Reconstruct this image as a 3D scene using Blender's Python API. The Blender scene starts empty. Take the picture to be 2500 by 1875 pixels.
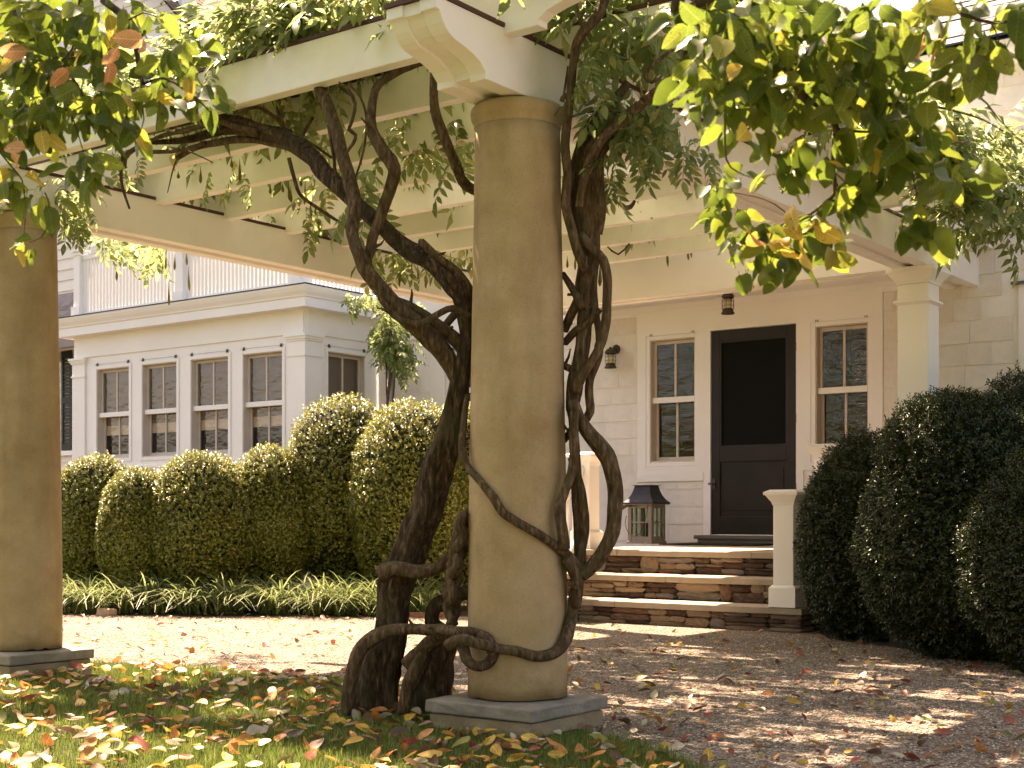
import bpy, math, random
import numpy as np
from mathutils import Vector, Matrix, noise

random.seed(7); np.random.seed(7)
SC = bpy.context.scene
COL = SC.collection

# ------------------------------------------------------------------ camera, world, sun, exposure
FPX, HY, EYE = 3346.6, 1264.3, 0.95          # focal length and horizon in units of a 2500 px wide frame
YAW = math.radians(36.567)
CY, SY = math.cos(YAW), math.sin(YAW)
cam_d = bpy.data.cameras.new('camera'); cam = bpy.data.objects.new('camera', cam_d); COL.objects.link(cam)
cam.location = (0, 0, EYE); cam.rotation_euler = (math.radians(90), 0, YAW)
cam_d.sensor_width = 36; cam_d.lens = FPX / 2500 * 36; cam_d.shift_y = (HY - 937.5) / 2500
cam_d.clip_start = 0.1; cam_d.clip_end = 500
cam_d.dof.use_dof = True; cam_d.dof.focus_distance = 8.5; cam_d.dof.aperture_fstop = 9
SC.camera = cam

SUN_EL, SUN_PHI = math.radians(57), math.radians(20)
to_sun = Vector((-math.cos(SUN_PHI) * math.cos(SUN_EL), math.sin(SUN_PHI) * math.cos(SUN_EL), math.sin(SUN_EL)))
W = bpy.data.worlds.new('World'); SC.world = W; W.use_nodes = True
nt = W.node_tree; bg = nt.nodes['Background']
sky = nt.nodes.new('ShaderNodeTexSky'); sky.sky_type = 'NISHITA'; sky.sun_disc = False
sky.sun_elevation = SUN_EL; sky.sun_rotation = math.atan2(to_sun.x, to_sun.y) % (2 * math.pi)
sky.air_density = 1.0; sky.dust_density = 3.0; sky.ozone_density = 0.6
nt.links.new(sky.outputs[0], bg.inputs[0]); bg.inputs[1].default_value = 0.08
sun_d = bpy.data.lights.new('sun', 'SUN'); sun_d.energy = 5.0; sun_d.angle = math.radians(0.53); sun_d.color = (1.0, 0.90, 0.76)
sun = bpy.data.objects.new('sun', sun_d); COL.objects.link(sun)
sun.rotation_euler = to_sun.to_track_quat('Z', 'Y').to_euler(); sun.location = (-8, 4, 12)
vs = SC.view_settings
vs.view_transform = 'Standard'; vs.look = 'None'; vs.gamma = 1; vs.use_curve_mapping = False; vs.exposure = 2.52
vs.use_white_balance = True; vs.white_balance_temperature = 8300; vs.white_balance_tint = 24
SC.render.engine = 'CYCLES'
SC.cycles.max_bounces = 8; SC.cycles.diffuse_bounces = 5; SC.cycles.transparent_max_bounces = 16
SC.cycles.use_denoising = True

# ------------------------------------------------------------------ helpers
def dirs(px):
    r = (px - 1250) / FPX
    return r * CY - SY, r * SY + CY
def at(px, py, F):
    u, v = dirs(px); return Vector((F * u, F * v, EYE + (HY - py) * F / FPX))
def onV(px, py, V):
    return at(px, py, V / dirs(px)[1])
def depth_of(p): return -p[0] * SY + p[1] * CY
def project(p):
    R = p[0] * CY + p[1] * SY; F = depth_of(p); return 1250 + FPX * R / F, HY - FPX * (p[2] - EYE) / F, F

ORG = {}
def link(o, parent=None):
    COL.objects.link(o)
    if parent is not None: o.parent = parent
    return o
def thing(name, label, cat, loc=(0, 0, 0), group=None):
    o = bpy.data.objects.new(name, None); link(o); o.location = loc; o.empty_display_size = .1
    o['label'] = label; o['category'] = cat
    if group: o['group'] = group
    ORG[o.name] = Vector(loc); return o
def tag(o, label=None, cat=None, group=None, kind=None):
    if label: o['label'] = label
    if cat: o['category'] = cat
    if group: o['group'] = group
    if kind: o['kind'] = kind
    return o
def org(parent):
    return ORG.get(parent.name, Vector((0, 0, 0))) if parent is not None else Vector((0, 0, 0))

class MB:
    def __init__(s): s.v = []; s.f = []; s.m = []
    def add(s, vs_, fs, mi=0):
        b = len(s.v); s.v += [tuple(p) for p in vs_]
        for f in fs: s.f.append(tuple(b + i for i in f)); s.m.append(mi)
        return s
    def box(s, x0, x1, y0, y1, z0, z1, mi=0):
        return s.add([(x0, y0, z0), (x1, y0, z0), (x1, y1, z0), (x0, y1, z0), (x0, y0, z1), (x1, y0, z1), (x1, y1, z1), (x0, y1, z1)],
                     [(0, 3, 2, 1), (4, 5, 6, 7), (0, 1, 5, 4), (1, 2, 6, 5), (2, 3, 7, 6), (3, 0, 4, 7)], mi)
    def prism(s, prof, axis, a0, a1, mi=0):
        """profile of (p,q) extruded along axis; x: (y,z) profile, y: (x,z), z: (x,y)"""
        n = len(prof)
        def P(t, p, q): return {'x': (t, p, q), 'y': (p, t, q), 'z': (p, q, t)}[axis]
        vv = [P(a0, *k) for k in prof] + [P(a1, *k) for k in prof]
        ff = [tuple(range(n))[::-1], tuple(range(n, 2 * n))] + [(i, (i + 1) % n, n + (i + 1) % n, n + i) for i in range(n)]
        return s.add(vv, ff, mi)
    def lathe(s, prof, cx, cy, n=32, mi=0, cap=True):
        b = []
        for (r, z) in prof:
            b += [(cx + r * math.cos(2 * math.pi * i / n), cy + r * math.sin(2 * math.pi * i / n), z) for i in range(n)]
        ff = [(k * n + i, k * n + (i + 1) % n, (k + 1) * n + (i + 1) % n, (k + 1) * n + i) for k in range(len(prof) - 1) for i in range(n)]
        if cap: ff += [tuple(range(n))[::-1], tuple((len(prof) - 1) * n + i for i in range(n))]
        return s.add(b, ff, mi)
    def tube(s, pts, rad, n=6, mi=0, rfun=None, cap=True):
        """pts: list of Vector, rad: list"""
        N = len(pts); T = []
        for i in range(N):
            t = pts[min(i + 1, N - 1)] - pts[max(i - 1, 0)]
            T.append(t.normalized() if t.length > 1e-9 else Vector((0, 0, 1)))
        up = Vector((0, 0, 1)) if abs(T[0].z) < .9 else Vector((1, 0, 0))
        nx = T[0].cross(up).normalized(); vv = []; L = 0
        for i in range(N):
            nx = (nx - T[i] * nx.dot(T[i])).normalized(); ny = T[i].cross(nx)
            if i: L += (pts[i] - pts[i - 1]).length
            for k in range(n):
                a = 2 * math.pi * k / n
                r = rad[i] * (rfun(a, L, pts[i]) if rfun else 1)
                vv.append(pts[i] + nx * (r * math.cos(a)) + ny * (r * math.sin(a)))
        ff = [(i * n + k, i * n + (k + 1) % n, (i + 1) * n + (k + 1) % n, (i + 1) * n + k) for i in range(N - 1) for k in range(n)]
        if cap: ff += [tuple(range(n))[::-1], tuple((N - 1) * n + k for k in range(n))]
        return s.add(vv, ff, mi)
    def mesh(s, name, mats, o=Vector((0, 0, 0)), smooth=False):
        me = bpy.data.meshes.new(name)
        me.from_pydata([(p[0] - o[0], p[1] - o[1], p[2] - o[2]) for p in s.v], [], s.f)
        for m in (mats if isinstance(mats, (list, tuple)) else [mats]): me.materials.append(m)
        if any(s.m): me.polygons.foreach_set('material_index', s.m)
        if smooth: me.polygons.foreach_set('use_smooth', [True] * len(me.polygons))
        me.update(); return me
    def build(s, name, mats, parent=None, smooth=False, bevel=0, fix=True):
        me = s.mesh(name, mats, org(parent), smooth)
        if fix:
            import bmesh
            bm = bmesh.new(); bm.from_mesh(me); bmesh.ops.recalc_face_normals(bm, faces=bm.faces); bm.to_mesh(me); bm.free()
        o = bpy.data.objects.new(name, me); link(o, parent)
        if parent is not None: ORG[o.name] = org(parent)
        if bevel:
            b = o.modifiers.new('bevel', 'BEVEL'); b.width = bevel; b.segments = 2; b.limit_method = 'ANGLE'; b.angle_limit = math.radians(50)
        if smooth and not bevel: pass
        return o

def inst(name, me, M, parent, mat=None):
    o = bpy.data.objects.new(name, me); link(o, parent)
    o.matrix_basis = Matrix.Translation(-org(parent)) @ M
    return o

def spline(P, step):
    """Catmull-Rom through tuples (Vector, radius) -> dense lists"""
    pts = []; rad = []
    n = len(P)
    for i in range(n - 1):
        p0, p1, p2, p3 = P[max(i - 1, 0)], P[i], P[i + 1], P[min(i + 2, n - 1)]
        k = max(2, int((p2[0] - p1[0]).length / step))
        for j in range(k):
            t = j / k; t2 = t * t; t3 = t2 * t
            a, b, c, d = -.5 * t3 + t2 - .5 * t, 1.5 * t3 - 2.5 * t2 + 1, -1.5 * t3 + 2 * t2 + .5 * t, .5 * t3 - .5 * t2
            pts.append(p0[0] * a + p1[0] * b + p2[0] * c + p3[0] * d)
            rad.append(max(.001, p0[1] * a + p1[1] * b + p2[1] * c + p3[1] * d))
    pts.append(P[-1][0].copy()); rad.append(P[-1][1]); return pts, rad

def np_mesh(name, V, F, mats, midx=None, smooth=False):
    """fast triangle mesh"""
    me = bpy.data.meshes.new(name); V = np.asarray(V, np.float32); F = np.asarray(F, np.int32)
    me.vertices.add(len(V)); me.vertices.foreach_set('co', V.ravel())
    me.loops.add(F.size); me.loops.foreach_set('vertex_index', F.ravel())
    me.polygons.add(len(F)); me.polygons.foreach_set('loop_start', np.arange(0, F.size, 3, dtype=np.int32))
    for m in (mats if isinstance(mats, (list, tuple)) else [mats]): me.materials.append(m)
    if midx is not None: me.polygons.foreach_set('material_index', np.asarray(midx, np.int32))
    if smooth: me.polygons.foreach_set('use_smooth', np.ones(len(F), bool))
    me.update(calc_edges=True); me.validate(); return me

def scatter(name, templates, Ms, pick, mats, midx=None, parent=None, kind='stuff', smooth=False):
    """join many copies of small triangle templates [(V,F)] into ONE object; Ms (n,4,4)"""
    Vs, Fs, Is = [], [], []; base = 0
    Ms = np.asarray(Ms, np.float32); pick = np.asarray(pick)
    midx = None if midx is None else np.asarray(midx)
    for t, (tv, tf) in enumerate(templates):
        sel = np.where(pick == t)[0]
        if not len(sel): continue
        tv = np.asarray(tv, np.float32); tf = np.asarray(tf, np.int32)
        M = Ms[sel]
        v = np.einsum('nij,kj->nki', M[:, :3, :3], tv) + M[:, None, :3, 3]
        f = tf[None] + (np.arange(len(sel)) * len(tv))[:, None, None] + base
        Vs.append(v.reshape(-1, 3)); Fs.append(f.reshape(-1, 3)); base += v.shape[0] * v.shape[1]
        if midx is not None: Is.append(np.repeat(midx[sel], len(tf)))
    V = np.concatenate(Vs) - np.array(org(parent), np.float32)
    me = np_mesh(name, V, np.concatenate(Fs), mats, np.concatenate(Is) if midx is not None else None, smooth)
    o = bpy.data.objects.new(name, me); link(o, parent)
    if kind: o['kind'] = kind
    return o

def frame(pos, tip, nrm, s=1.0):
    """matrix with local +Y along tip, +Z near nrm"""
    y = Vector(tip).normalized(); z = Vector(nrm); z = z - y * z.dot(y)
    if z.length < 1e-4: z = Vector((y.y, -y.x, .3)); z = z - y * z.dot(y)
    z.normalize(); x = y.cross(z)
    return Matrix(((x.x * s, y.x * s, z.x * s, pos[0]), (x.y * s, y.y * s, z.y * s, pos[1]), (x.z * s, y.z * s, z.z * s, pos[2]), (0, 0, 0, 1)))
def rvec(s=1.0): return Vector((random.gauss(0, s), random.gauss(0, s), random.gauss(0, s)))
U = random.uniform

# ------------------------------------------------------------------ materials
def new_mat(name):
    m = bpy.data.materials.new(name); m.use_nodes = True
    t = m.node_tree; return m, t, t.nodes['Principled BSDF'], t.nodes.new, t.links.new
def ramp(t, stops):
    r = t.nodes.new('ShaderNodeValToRGB'); e = r.color_ramp.elements
    while len(e) < len(stops): e.new(.5)
    for el, (p, c) in zip(e, stops): el.position = p; el.color = (*c, 1)
    return r
def surf(name, stops, scale=4, rough=.6, bump=.15, bscale=40, spec=.3, detail=6, stretch=None, metallic=0, dist=.02, rand=0, rough2=None):
    """noise driven colour + fine relief, in object space"""
    m, t, b, N, L = new_mat(name)
    tc = N('ShaderNodeTexCoord'); mp = N('ShaderNodeMapping'); L(tc.outputs['Object'], mp.inputs[0])
    if stretch: mp.inputs['Scale'].default_value = stretch
    n = N('ShaderNodeTexNoise'); n.inputs['Scale'].default_value = scale; n.inputs['Detail'].default_value = detail; n.inputs['Roughness'].default_value = .6
    L(mp.outputs[0], n.inputs['Vector'])
    r = ramp(t, stops); fac = n.outputs['Fac']
    if rand:
        oi = N('ShaderNodeObjectInfo'); ma = N('ShaderNodeMath'); ma.operation = 'MULTIPLY_ADD'
        sb = N('ShaderNodeMath'); sb.operation = 'SUBTRACT'; L(oi.outputs['Random'], sb.inputs[0]); sb.inputs[1].default_value = .5
        L(sb.outputs[0], ma.inputs[0]); ma.inputs[1].default_value = rand; L(fac, ma.inputs[2]); fac = ma.outputs[0]
    L(fac, r.inputs[0]); L(r.outputs[0], b.inputs['Base Color'])
    b.inputs['Roughness'].default_value = rough; b.inputs['Specular IOR Level'].default_value = spec; b.inputs['Metallic'].default_value = metallic
    n2 = N('ShaderNodeTexNoise'); n2.inputs['Scale'].default_value = bscale; n2.inputs['Detail'].default_value = 5; L(mp.outputs[0], n2.inputs['Vector'])
    if rough2 is not None:
        mr = N('ShaderNodeMapRange'); L(n.outputs['Fac'], mr.inputs[0]); mr.inputs[1].default_value = .3; mr.inputs[2].default_value = .7
        mr.inputs[3].default_value = rough; mr.inputs[4].default_value = rough2; L(mr.outputs[0], b.inputs['Roughness'])
    bp = N('ShaderNodeBump'); bp.inputs['Strength'].default_value = bump; bp.inputs['Distance'].default_value = dist
    L(n2.outputs['Fac'], bp.inputs['Height']); L(bp.outputs[0], b.inputs['Normal'])
    return m
def leaf_mat(name, stops, trans=.4, rough=.45, spec=.4, tboost=1.6, vein=0, sat=.95):
    m, t, b, N, L = new_mat(name)
    g = N('ShaderNodeNewGeometry'); oi = N('ShaderNodeObjectInfo')
    a = N('ShaderNodeMath'); a.operation = 'ADD'; L(g.outputs['Random Per Island'], a.inputs[0]); L(oi.outputs['Random'], a.inputs[1])
    fr = N('ShaderNodeMath'); fr.operation = 'FRACT'; L(a.outputs[0], fr.inputs[0])
    r = ramp(t, stops); L(fr.outputs[0], r.inputs[0])
    col = r.outputs[0]
    tc = N('ShaderNodeTexCoord'); n = N('ShaderNodeTexNoise'); n.inputs['Scale'].default_value = 30 if not vein else 18; n.inputs['Detail'].default_value = 3
    L(tc.outputs['Object'], n.inputs['Vector'])
    mx = N('ShaderNodeMix'); mx.data_type = 'RGBA'; mx.blend_type = 'MULTIPLY'; mx.inputs[0].default_value = .55
    r2 = ramp(t, [(.3, (.55, .55, .5)), (.65, (1.15, 1.15, 1.1))]); L(n.outputs['Fac'], r2.inputs[0])
    L(col, mx.inputs[6]); L(r2.outputs[0], mx.inputs[7]); col = mx.outputs[2]
    if vein == 2:
        sx = N('ShaderNodeSeparateXYZ'); L(tc.outputs['Object'], sx.inputs[0])
        ab = N('ShaderNodeMath'); ab.operation = 'ABSOLUTE'; L(sx.outputs['X'], ab.inputs[0])
        m1 = N('ShaderNodeMapRange'); L(ab.outputs[0], m1.inputs[0]); m1.inputs[1].default_value = .0007; m1.inputs[2].default_value = .0020; m1.inputs[3].default_value = 1; m1.inputs[4].default_value = 0
        ma = N('ShaderNodeMath'); ma.operation = 'MULTIPLY_ADD'; L(ab.outputs[0], ma.inputs[0]); ma.inputs[1].default_value = -.85; L(sx.outputs['Y'], ma.inputs[2])
        mb = N('ShaderNodeMath'); mb.operation = 'MULTIPLY'; L(ma.outputs[0], mb.inputs[0]); mb.inputs[1].default_value = 560
        si = N('ShaderNodeMath'); si.operation = 'SINE'; L(mb.outputs[0], si.inputs[0])
        m2 = N('ShaderNodeMapRange'); L(si.outputs[0], m2.inputs[0]); m2.inputs[1].default_value = .72; m2.inputs[2].default_value = 1; m2.inputs[3].default_value = 0; m2.inputs[4].default_value = .55
        mm = N('ShaderNodeMath'); mm.operation = 'MAXIMUM'; L(m1.outputs[0], mm.inputs[0]); L(m2.outputs[0], mm.inputs[1])
        mf = N('ShaderNodeMath'); mf.operation = 'MULTIPLY'; L(mm.outputs[0], mf.inputs[0]); mf.inputs[1].default_value = .5
        bc = N('ShaderNodeMix'); bc.data_type = 'RGBA'; L(mf.outputs[0], bc.inputs[0]); L(col, bc.inputs[6])
        hv = N('ShaderNodeHueSaturation'); L(col, hv.inputs['Color']); hv.inputs['Value'].default_value = 2.1; hv.inputs['Saturation'].default_value = .8; L(hv.outputs[0], bc.inputs[7]); col = bc.outputs[2]
        ns = N('ShaderNodeTexNoise'); ns.inputs['Scale'].default_value = 85; ns.inputs['Detail'].default_value = 2
        om = N('ShaderNodeVectorMath'); om.operation = 'ADD'; L(tc.outputs['Object'], om.inputs[0]); L(oi.outputs['Location'], om.inputs[1]); L(om.outputs[0], ns.inputs['Vector'])
        rs = ramp(t, [(.66, (0, 0, 0)), (.71, (.85, .85, .85))]); L(ns.outputs['Fac'], rs.inputs[0])
        sp = N('ShaderNodeMix'); sp.data_type = 'RGBA'; L(rs.outputs[0], sp.inputs[0]); L(col, sp.inputs[6]); sp.inputs[7].default_value = (.05, .028, .012, 1); col = sp.outputs[2]
    L(col, b.inputs['Base Color']); b.inputs['Roughness'].default_value = rough; b.inputs['Specular IOR Level'].default_value = spec
    if trans:
        tr = N('ShaderNodeBsdfTranslucent'); hs = N('ShaderNodeHueSaturation'); L(col, hs.inputs['Color']); hs.inputs['Value'].default_value = tboost; hs.inputs['Saturation'].default_value = .92
        hs.inputs['Saturation'].default_value = sat; L(hs.outputs[0], tr.inputs[0]); ms = N('ShaderNodeMixShader'); ms.inputs[0].default_value = trans
        L(b.outputs[0], ms.inputs[1]); L(tr.outputs[0], ms.inputs[2]); L(ms.outputs[0], t.nodes['Material Output'].inputs[0])
    return m

M = {}
M['paint'] = surf('cream_paint', [(.3, (.79, .77, .73)), (.7, (.85, .835, .80))], scale=2.2, rough=.55, bump=.12, bscale=55, dist=.004, rough2=.4)
_t = M['paint'].node_tree; _b = _t.nodes['Principled BSDF']; _src = _b.inputs['Base Color'].links[0].from_socket
_tc = _t.nodes.new('ShaderNodeTexCoord'); _n = _t.nodes.new('ShaderNodeTexNoise'); _n.inputs['Scale'].default_value = 1.7; _n.inputs['Detail'].default_value = 8; _n.inputs['Roughness'].default_value = .7
_t.links.new(_tc.outputs['Object'], _n.inputs['Vector']); _r = ramp(_t, [(.50, (0, 0, 0)), (.75, (.5, .5, .5))]); _t.links.new(_n.outputs['Fac'], _r.inputs[0])
_m = _t.nodes.new('ShaderNodeMix'); _m.data_type = 'RGBA'; _t.links.new(_r.outputs[0], _m.inputs[0]); _t.links.new(_src, _m.inputs[6]); _m.inputs[7].default_value = (.56, .56, .45, 1)
_t.links.new(_m.outputs[2], _b.inputs['Base Color'])
M['trim'] = surf('white_trim_paint', [(.3, (.79, .77, .725)), (.7, (.85, .83, .79))], scale=1.6, rough=.5, bump=.1, bscale=45, dist=.004)
M['shingle'] = surf('painted_shingle', [(.25, (.66, .62, .55)), (.75, (.79, .75, .68))], scale=3, rough=.65, bump=.4, bscale=60, dist=.006, stretch=(1.6, 1, .25), rand=.2)
M['cap'] = surf('copper_flashing', [(.3, (.05, .018, .014)), (.7, (.10, .032, .026))], scale=6, rough=.45, bump=.1)
M['column'] = None
M['slab'] = surf('bluestone_slab', [(.3, (.17, .155, .125)), (.7, (.29, .265, .21))], scale=7, rough=.75, bump=.5, bscale=45, dist=.01)
M['base'] = surf('plinth_stone', [(.3, (.22, .165, .10)), (.7, (.36, .28, .175))], scale=6, rough=.85, bump=.6, bscale=50, dist=.01)
M['tread'] = surf('tread_stone', [(.3, (.26, .21, .15)), (.7, (.37, .31, .235))], scale=5, rough=.8, bump=.35, bscale=40, dist=.008)
M['stone'] = surf('ledge_stone', [(.12, (.085, .050, .036)), (.35, (.20, .115, .075)), (.55, (.28, .19, .12)), (.8, (.31, .235, .16)), (.95, (.18, .15, .13))], scale=5, rough=.85, bump=.7, bscale=35, dist=.012, rand=1.1)
M['mortar'] = surf('dark_joint', [(.3, (.03, .024, .018)), (.7, (.06, .047, .035))], scale=12, rough=.95)
M['door'] = surf('black_door_paint', [(.3, (.014, .010, .007)), (.7, (.024, .017, .012))], scale=3, rough=.45, bump=.1, spec=.28)
M['screen'] = surf('insect_screen', [(.3, (.006, .006, .006)), (.7, (.010, .010, .009))], scale=400, rough=.8, bump=.3, bscale=800, spec=.1)
M['iron'] = surf('aged_bronze', [(.3, (.045, .036, .026)), (.7, (.11, .095, .065))], scale=25, rough=.55, bump=.3, bscale=90, metallic=.5)
M['hook'] = surf('zinc_hook', [(.3, (.06, .055, .05)), (.7, (.12, .11, .10))], scale=40, rough=.5, metallic=.6)
M['sash'] = surf('sash_paint', [(.3, (.52, .45, .38)), (.7, (.60, .53, .45))], scale=4, rough=.5, bump=.08)
M['frost'] = surf('frosted_glass', [(.3, (.55, .48, .32)), (.7, (.70, .62, .45))], scale=8, rough=.35)
M['shade'] = surf('roller_shade', [(.3, (.21, .18, .158)), (.7, (.26, .228, .20))], scale=3, rough=.8, bump=.2, bscale=120)
M['shade_hem'] = surf('pale_shade_hem', [(.3, (.72, .67, .60)), (.7, (.78, .73, .66))], scale=3, rough=.8)
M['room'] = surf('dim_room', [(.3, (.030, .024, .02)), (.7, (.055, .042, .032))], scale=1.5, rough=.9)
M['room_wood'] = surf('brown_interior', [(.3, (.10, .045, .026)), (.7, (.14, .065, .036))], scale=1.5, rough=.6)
M['wood'] = surf('weathered_wood', [(.3, (.22, .175, .145)), (.7, (.36, .30, .25))], scale=12, rough=.75, bump=.4, bscale=60, stretch=(3, 3, .4), dist=.004)
M['lead'] = surf('lead_roof', [(.3, (.022, .021, .030)), (.7, (.042, .040, .054))], scale=8, rough=.65)
M['mat'] = surf('black_mat', [(.3, (.010, .009, .009)), (.7, (.02, .018, .017))], scale=60, rough=.95, bump=.8, bscale=150)
M['sill'] = surf('grey_sill', [(.3, (.11, .10, .09)), (.7, (.16, .145, .13))], scale=5, rough=.6, bump=.1)
M['slate'] = surf('navy_slate', [(.25, (.010, .013, .024)), (.75, (.026, .032, .052))], scale=6, rough=.55, bump=.35, bscale=40, rand=.7)
M['cedar'] = surf('weathered_cedar', [(.25, (.075, .05, .036)), (.75, (.21, .15, .11))], scale=9, rough=.85, bump=.6, bscale=30, stretch=(.4, 2, 2), rand=.6)
M['roof_grey'] = surf('grey_brown_shingle', [(.25, (.15, .125, .12)), (.75, (.26, .225, .215))], scale=6, rough=.85, bump=.5, bscale=40, rand=.5)
M['shutter'] = surf('black_shutter', [(.3, (.008, .010, .010)), (.7, (.015, .018, .017))], scale=6, rough=.5)
M['soil'] = surf('bed_soil', [(.3, (.030, .022, .014)), (.7, (.075, .052, .034))], scale=30, rough=.95, bump=1, bscale=60, dist=.03)
M['brick'] = surf('edging_brick', [(.3, (.24, .10, .07)), (.7, (.36, .18, .12))], scale=12, rough=.85, bump=.5, rand=.3)
M['terra'] = surf('pink_fieldstone', [(.3, (.42, .27, .20)), (.7, (.55, .38, .29))], scale=12, rough=.85, bump=.5)
M['bark'] = None
M['twig'] = surf('twig_bark', [(.3, (.045, .03, .02)), (.7, (.13, .085, .055))], scale=30, rough=.85, bump=.6, bscale=120, dist=.004)
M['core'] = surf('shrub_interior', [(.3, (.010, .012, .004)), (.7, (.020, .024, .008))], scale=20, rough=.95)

def column_mat():
    m, t, b, N, L = new_mat('cast_limestone')
    tc = N('ShaderNodeTexCoord')
    n = N('ShaderNodeTexNoise'); n.inputs['Scale'].default_value = 3.2; n.inputs['Detail'].default_value = 7; n.inputs['Roughness'].default_value = .65; L(tc.outputs['Object'], n.inputs['Vector'])
    r = ramp(t, [(.28, (.31, .225, .118)), (.5, (.40, .295, .165)), (.72, (.48, .37, .23))]); L(n.outputs['Fac'], r.inputs[0])
    mp = N('ShaderNodeMapping'); mp.inputs['Scale'].default_value = (6, 6, 1.1); L(tc.outputs['Object'], mp.inputs[0])
    n2 = N('ShaderNodeTexNoise'); n2.inputs['Scale'].default_value = 1.3; n2.inputs['Detail'].default_value = 6; L(mp.outputs[0], n2.inputs['Vector'])
    r2 = ramp(t, [(.33, (.60, .56, .47)), (.52, (.98, .97, .95)), (.75, (1.12, 1.1, 1.06))]); L(n2.outputs['Fac'], r2.inputs[0])
    mx = N('ShaderNodeMix'); mx.data_type = 'RGBA'; mx.blend_type = 'MULTIPLY'; mx.inputs[0].default_value = .42; L(r.outputs[0], mx.inputs[6]); L(r2.outputs[0], mx.inputs[7])
    n3 = N('ShaderNodeTexNoise'); n3.inputs['Scale'].default_value = 4.2; n3.inputs['Detail'].default_value = 3; L(tc.outputs['Object'], n3.inputs['Vector'])   # rusty stains
    r3 = ramp(t, [(.60, (0, 0, 0)), (.72, (1, 1, 1))]); L(n3.outputs['Fac'], r3.inputs[0])
    mf = N('ShaderNodeMath'); mf.operation = 'MULTIPLY'; mf.inputs[1].default_value = .45; L(r3.outputs[0], mf.inputs[0])
    m2 = N('ShaderNodeMix'); m2.data_type = 'RGBA'; L(mf.outputs[0], m2.inputs[0]); L(mx.outputs[2], m2.inputs[6]); m2.inputs[7].default_value = (.30, .18, .085, 1)
    sp = N('ShaderNodeTexNoise'); sp.inputs['Scale'].default_value = 160; sp.inputs['Detail'].default_value = 2; L(tc.outputs['Object'], sp.inputs['Vector'])
    rs = ramp(t, [(.30, (.55, .5, .42)), (.40, (1, 1, 1))]); L(sp.outputs['Fac'], rs.inputs[0])
    m3 = N('ShaderNodeMix'); m3.data_type = 'RGBA'; m3.blend_type = 'MULTIPLY'; m3.inputs[0].default_value = .6; L(m2.outputs[2], m3.inputs[6]); L(rs.outputs[0], m3.inputs[7])
    sx = N('ShaderNodeSeparateXYZ'); L(tc.outputs['Object'], sx.inputs[0])
    nd = N('ShaderNodeTexNoise'); nd.inputs['Scale'].default_value = 9; nd.inputs['Detail'].default_value = 6; L(tc.outputs['Object'], nd.inputs['Vector'])
    ad = N('ShaderNodeMath'); ad.operation = 'MULTIPLY_ADD'; L(nd.outputs['Fac'], ad.inputs[0]); ad.inputs[1].default_value = -.30; L(sx.outputs['Z'], ad.inputs[2])
    rd = ramp(t, [(.0, (.48, .42, .32)), (.12, (1, 1, 1))]); L(ad.outputs[0], rd.inputs[0])
    m4 = N('ShaderNodeMix'); m4.data_type = 'RGBA'; m4.blend_type = 'MULTIPLY'; m4.inputs[0].default_value = .5; L(m3.outputs[2], m4.inputs[6]); L(rd.outputs[0], m4.inputs[7]); m3 = m4
    L(m3.outputs[2], b.inputs['Base Color']); b.inputs['Roughness'].default_value = .82; b.inputs['Specular IOR Level'].default_value = .2
    bn = N('ShaderNodeTexNoise'); bn.inputs['Scale'].default_value = 70; bn.inputs['Detail'].default_value = 6; L(tc.outputs['Object'], bn.inputs['Vector'])
    bp = N('ShaderNodeBump'); bp.inputs['Strength'].default_value = .35; bp.inputs['Distance'].default_value = .006; L(bn.outputs['Fac'], bp.inputs['Height']); L(bp.outputs[0], b.inputs['Normal'])
    return m
M['column'] = column_mat()

def bark_mat(name, stops):
    m, t, b, N, L = new_mat(name)
    tc = N('ShaderNodeTexCoord'); mp = N('ShaderNodeMapping'); mp.inputs['Scale'].default_value = (1, 1, .22); L(tc.outputs['Object'], mp.inputs[0])
    n = N('ShaderNodeTexNoise'); n.inputs['Scale'].default_value = 55; n.inputs['Detail'].default_value = 7; n.inputs['Roughness'].default_value = .65; L(mp.outputs[0], n.inputs['Vector'])
    r = ramp(t, stops); L(n.outputs['Fac'], r.inputs[0])
    n2 = N('ShaderNodeTexNoise'); n2.inputs['Scale'].default_value = 7; n2.inputs['Detail'].default_value = 5; L(tc.outputs['Object'], n2.inputs['Vector'])
    r2 = ramp(t, [(.52, (0, 0, 0)), (.68, (1, 1, 1))]); L(n2.outputs['Fac'], r2.inputs[0])
    mf = N('ShaderNodeMath'); mf.operation = 'MULTIPLY'; mf.inputs[1].default_value = .55; L(r2.outputs[0], mf.inputs[0])
    mx = N('ShaderNodeMix'); mx.data_type = 'RGBA'; L(mf.outputs[0], mx.inputs[0]); L(r.outputs[0], mx.inputs[6]); mx.inputs[7].default_value = (.105, .095, .045, 1)   # lichen
    L(mx.outputs[2], b.inputs['Base Color']); b.inputs['Roughness'].default_value = .9; b.inputs['Specular IOR Level'].default_value = .15
    bp = N('ShaderNodeBump'); bp.inputs['Strength'].default_value = 1; bp.inputs['Distance'].default_value = .018; L(n.outputs['Fac'], bp.inputs['Height']); L(bp.outputs[0], b.inputs['Normal'])
    return m
M['bark'] = bark_mat('wisteria_bark', [(.3, (.030, .019, .010)), (.52, (.105, .068, .037)), (.76, (.27, .195, .12))])
M['old_bark'] = bark_mat('old_wisteria_bark', [(.3, (.015, .010, .006)), (.53, (.066, .043, .025)), (.76, (.24, .17, .105))])

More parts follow.
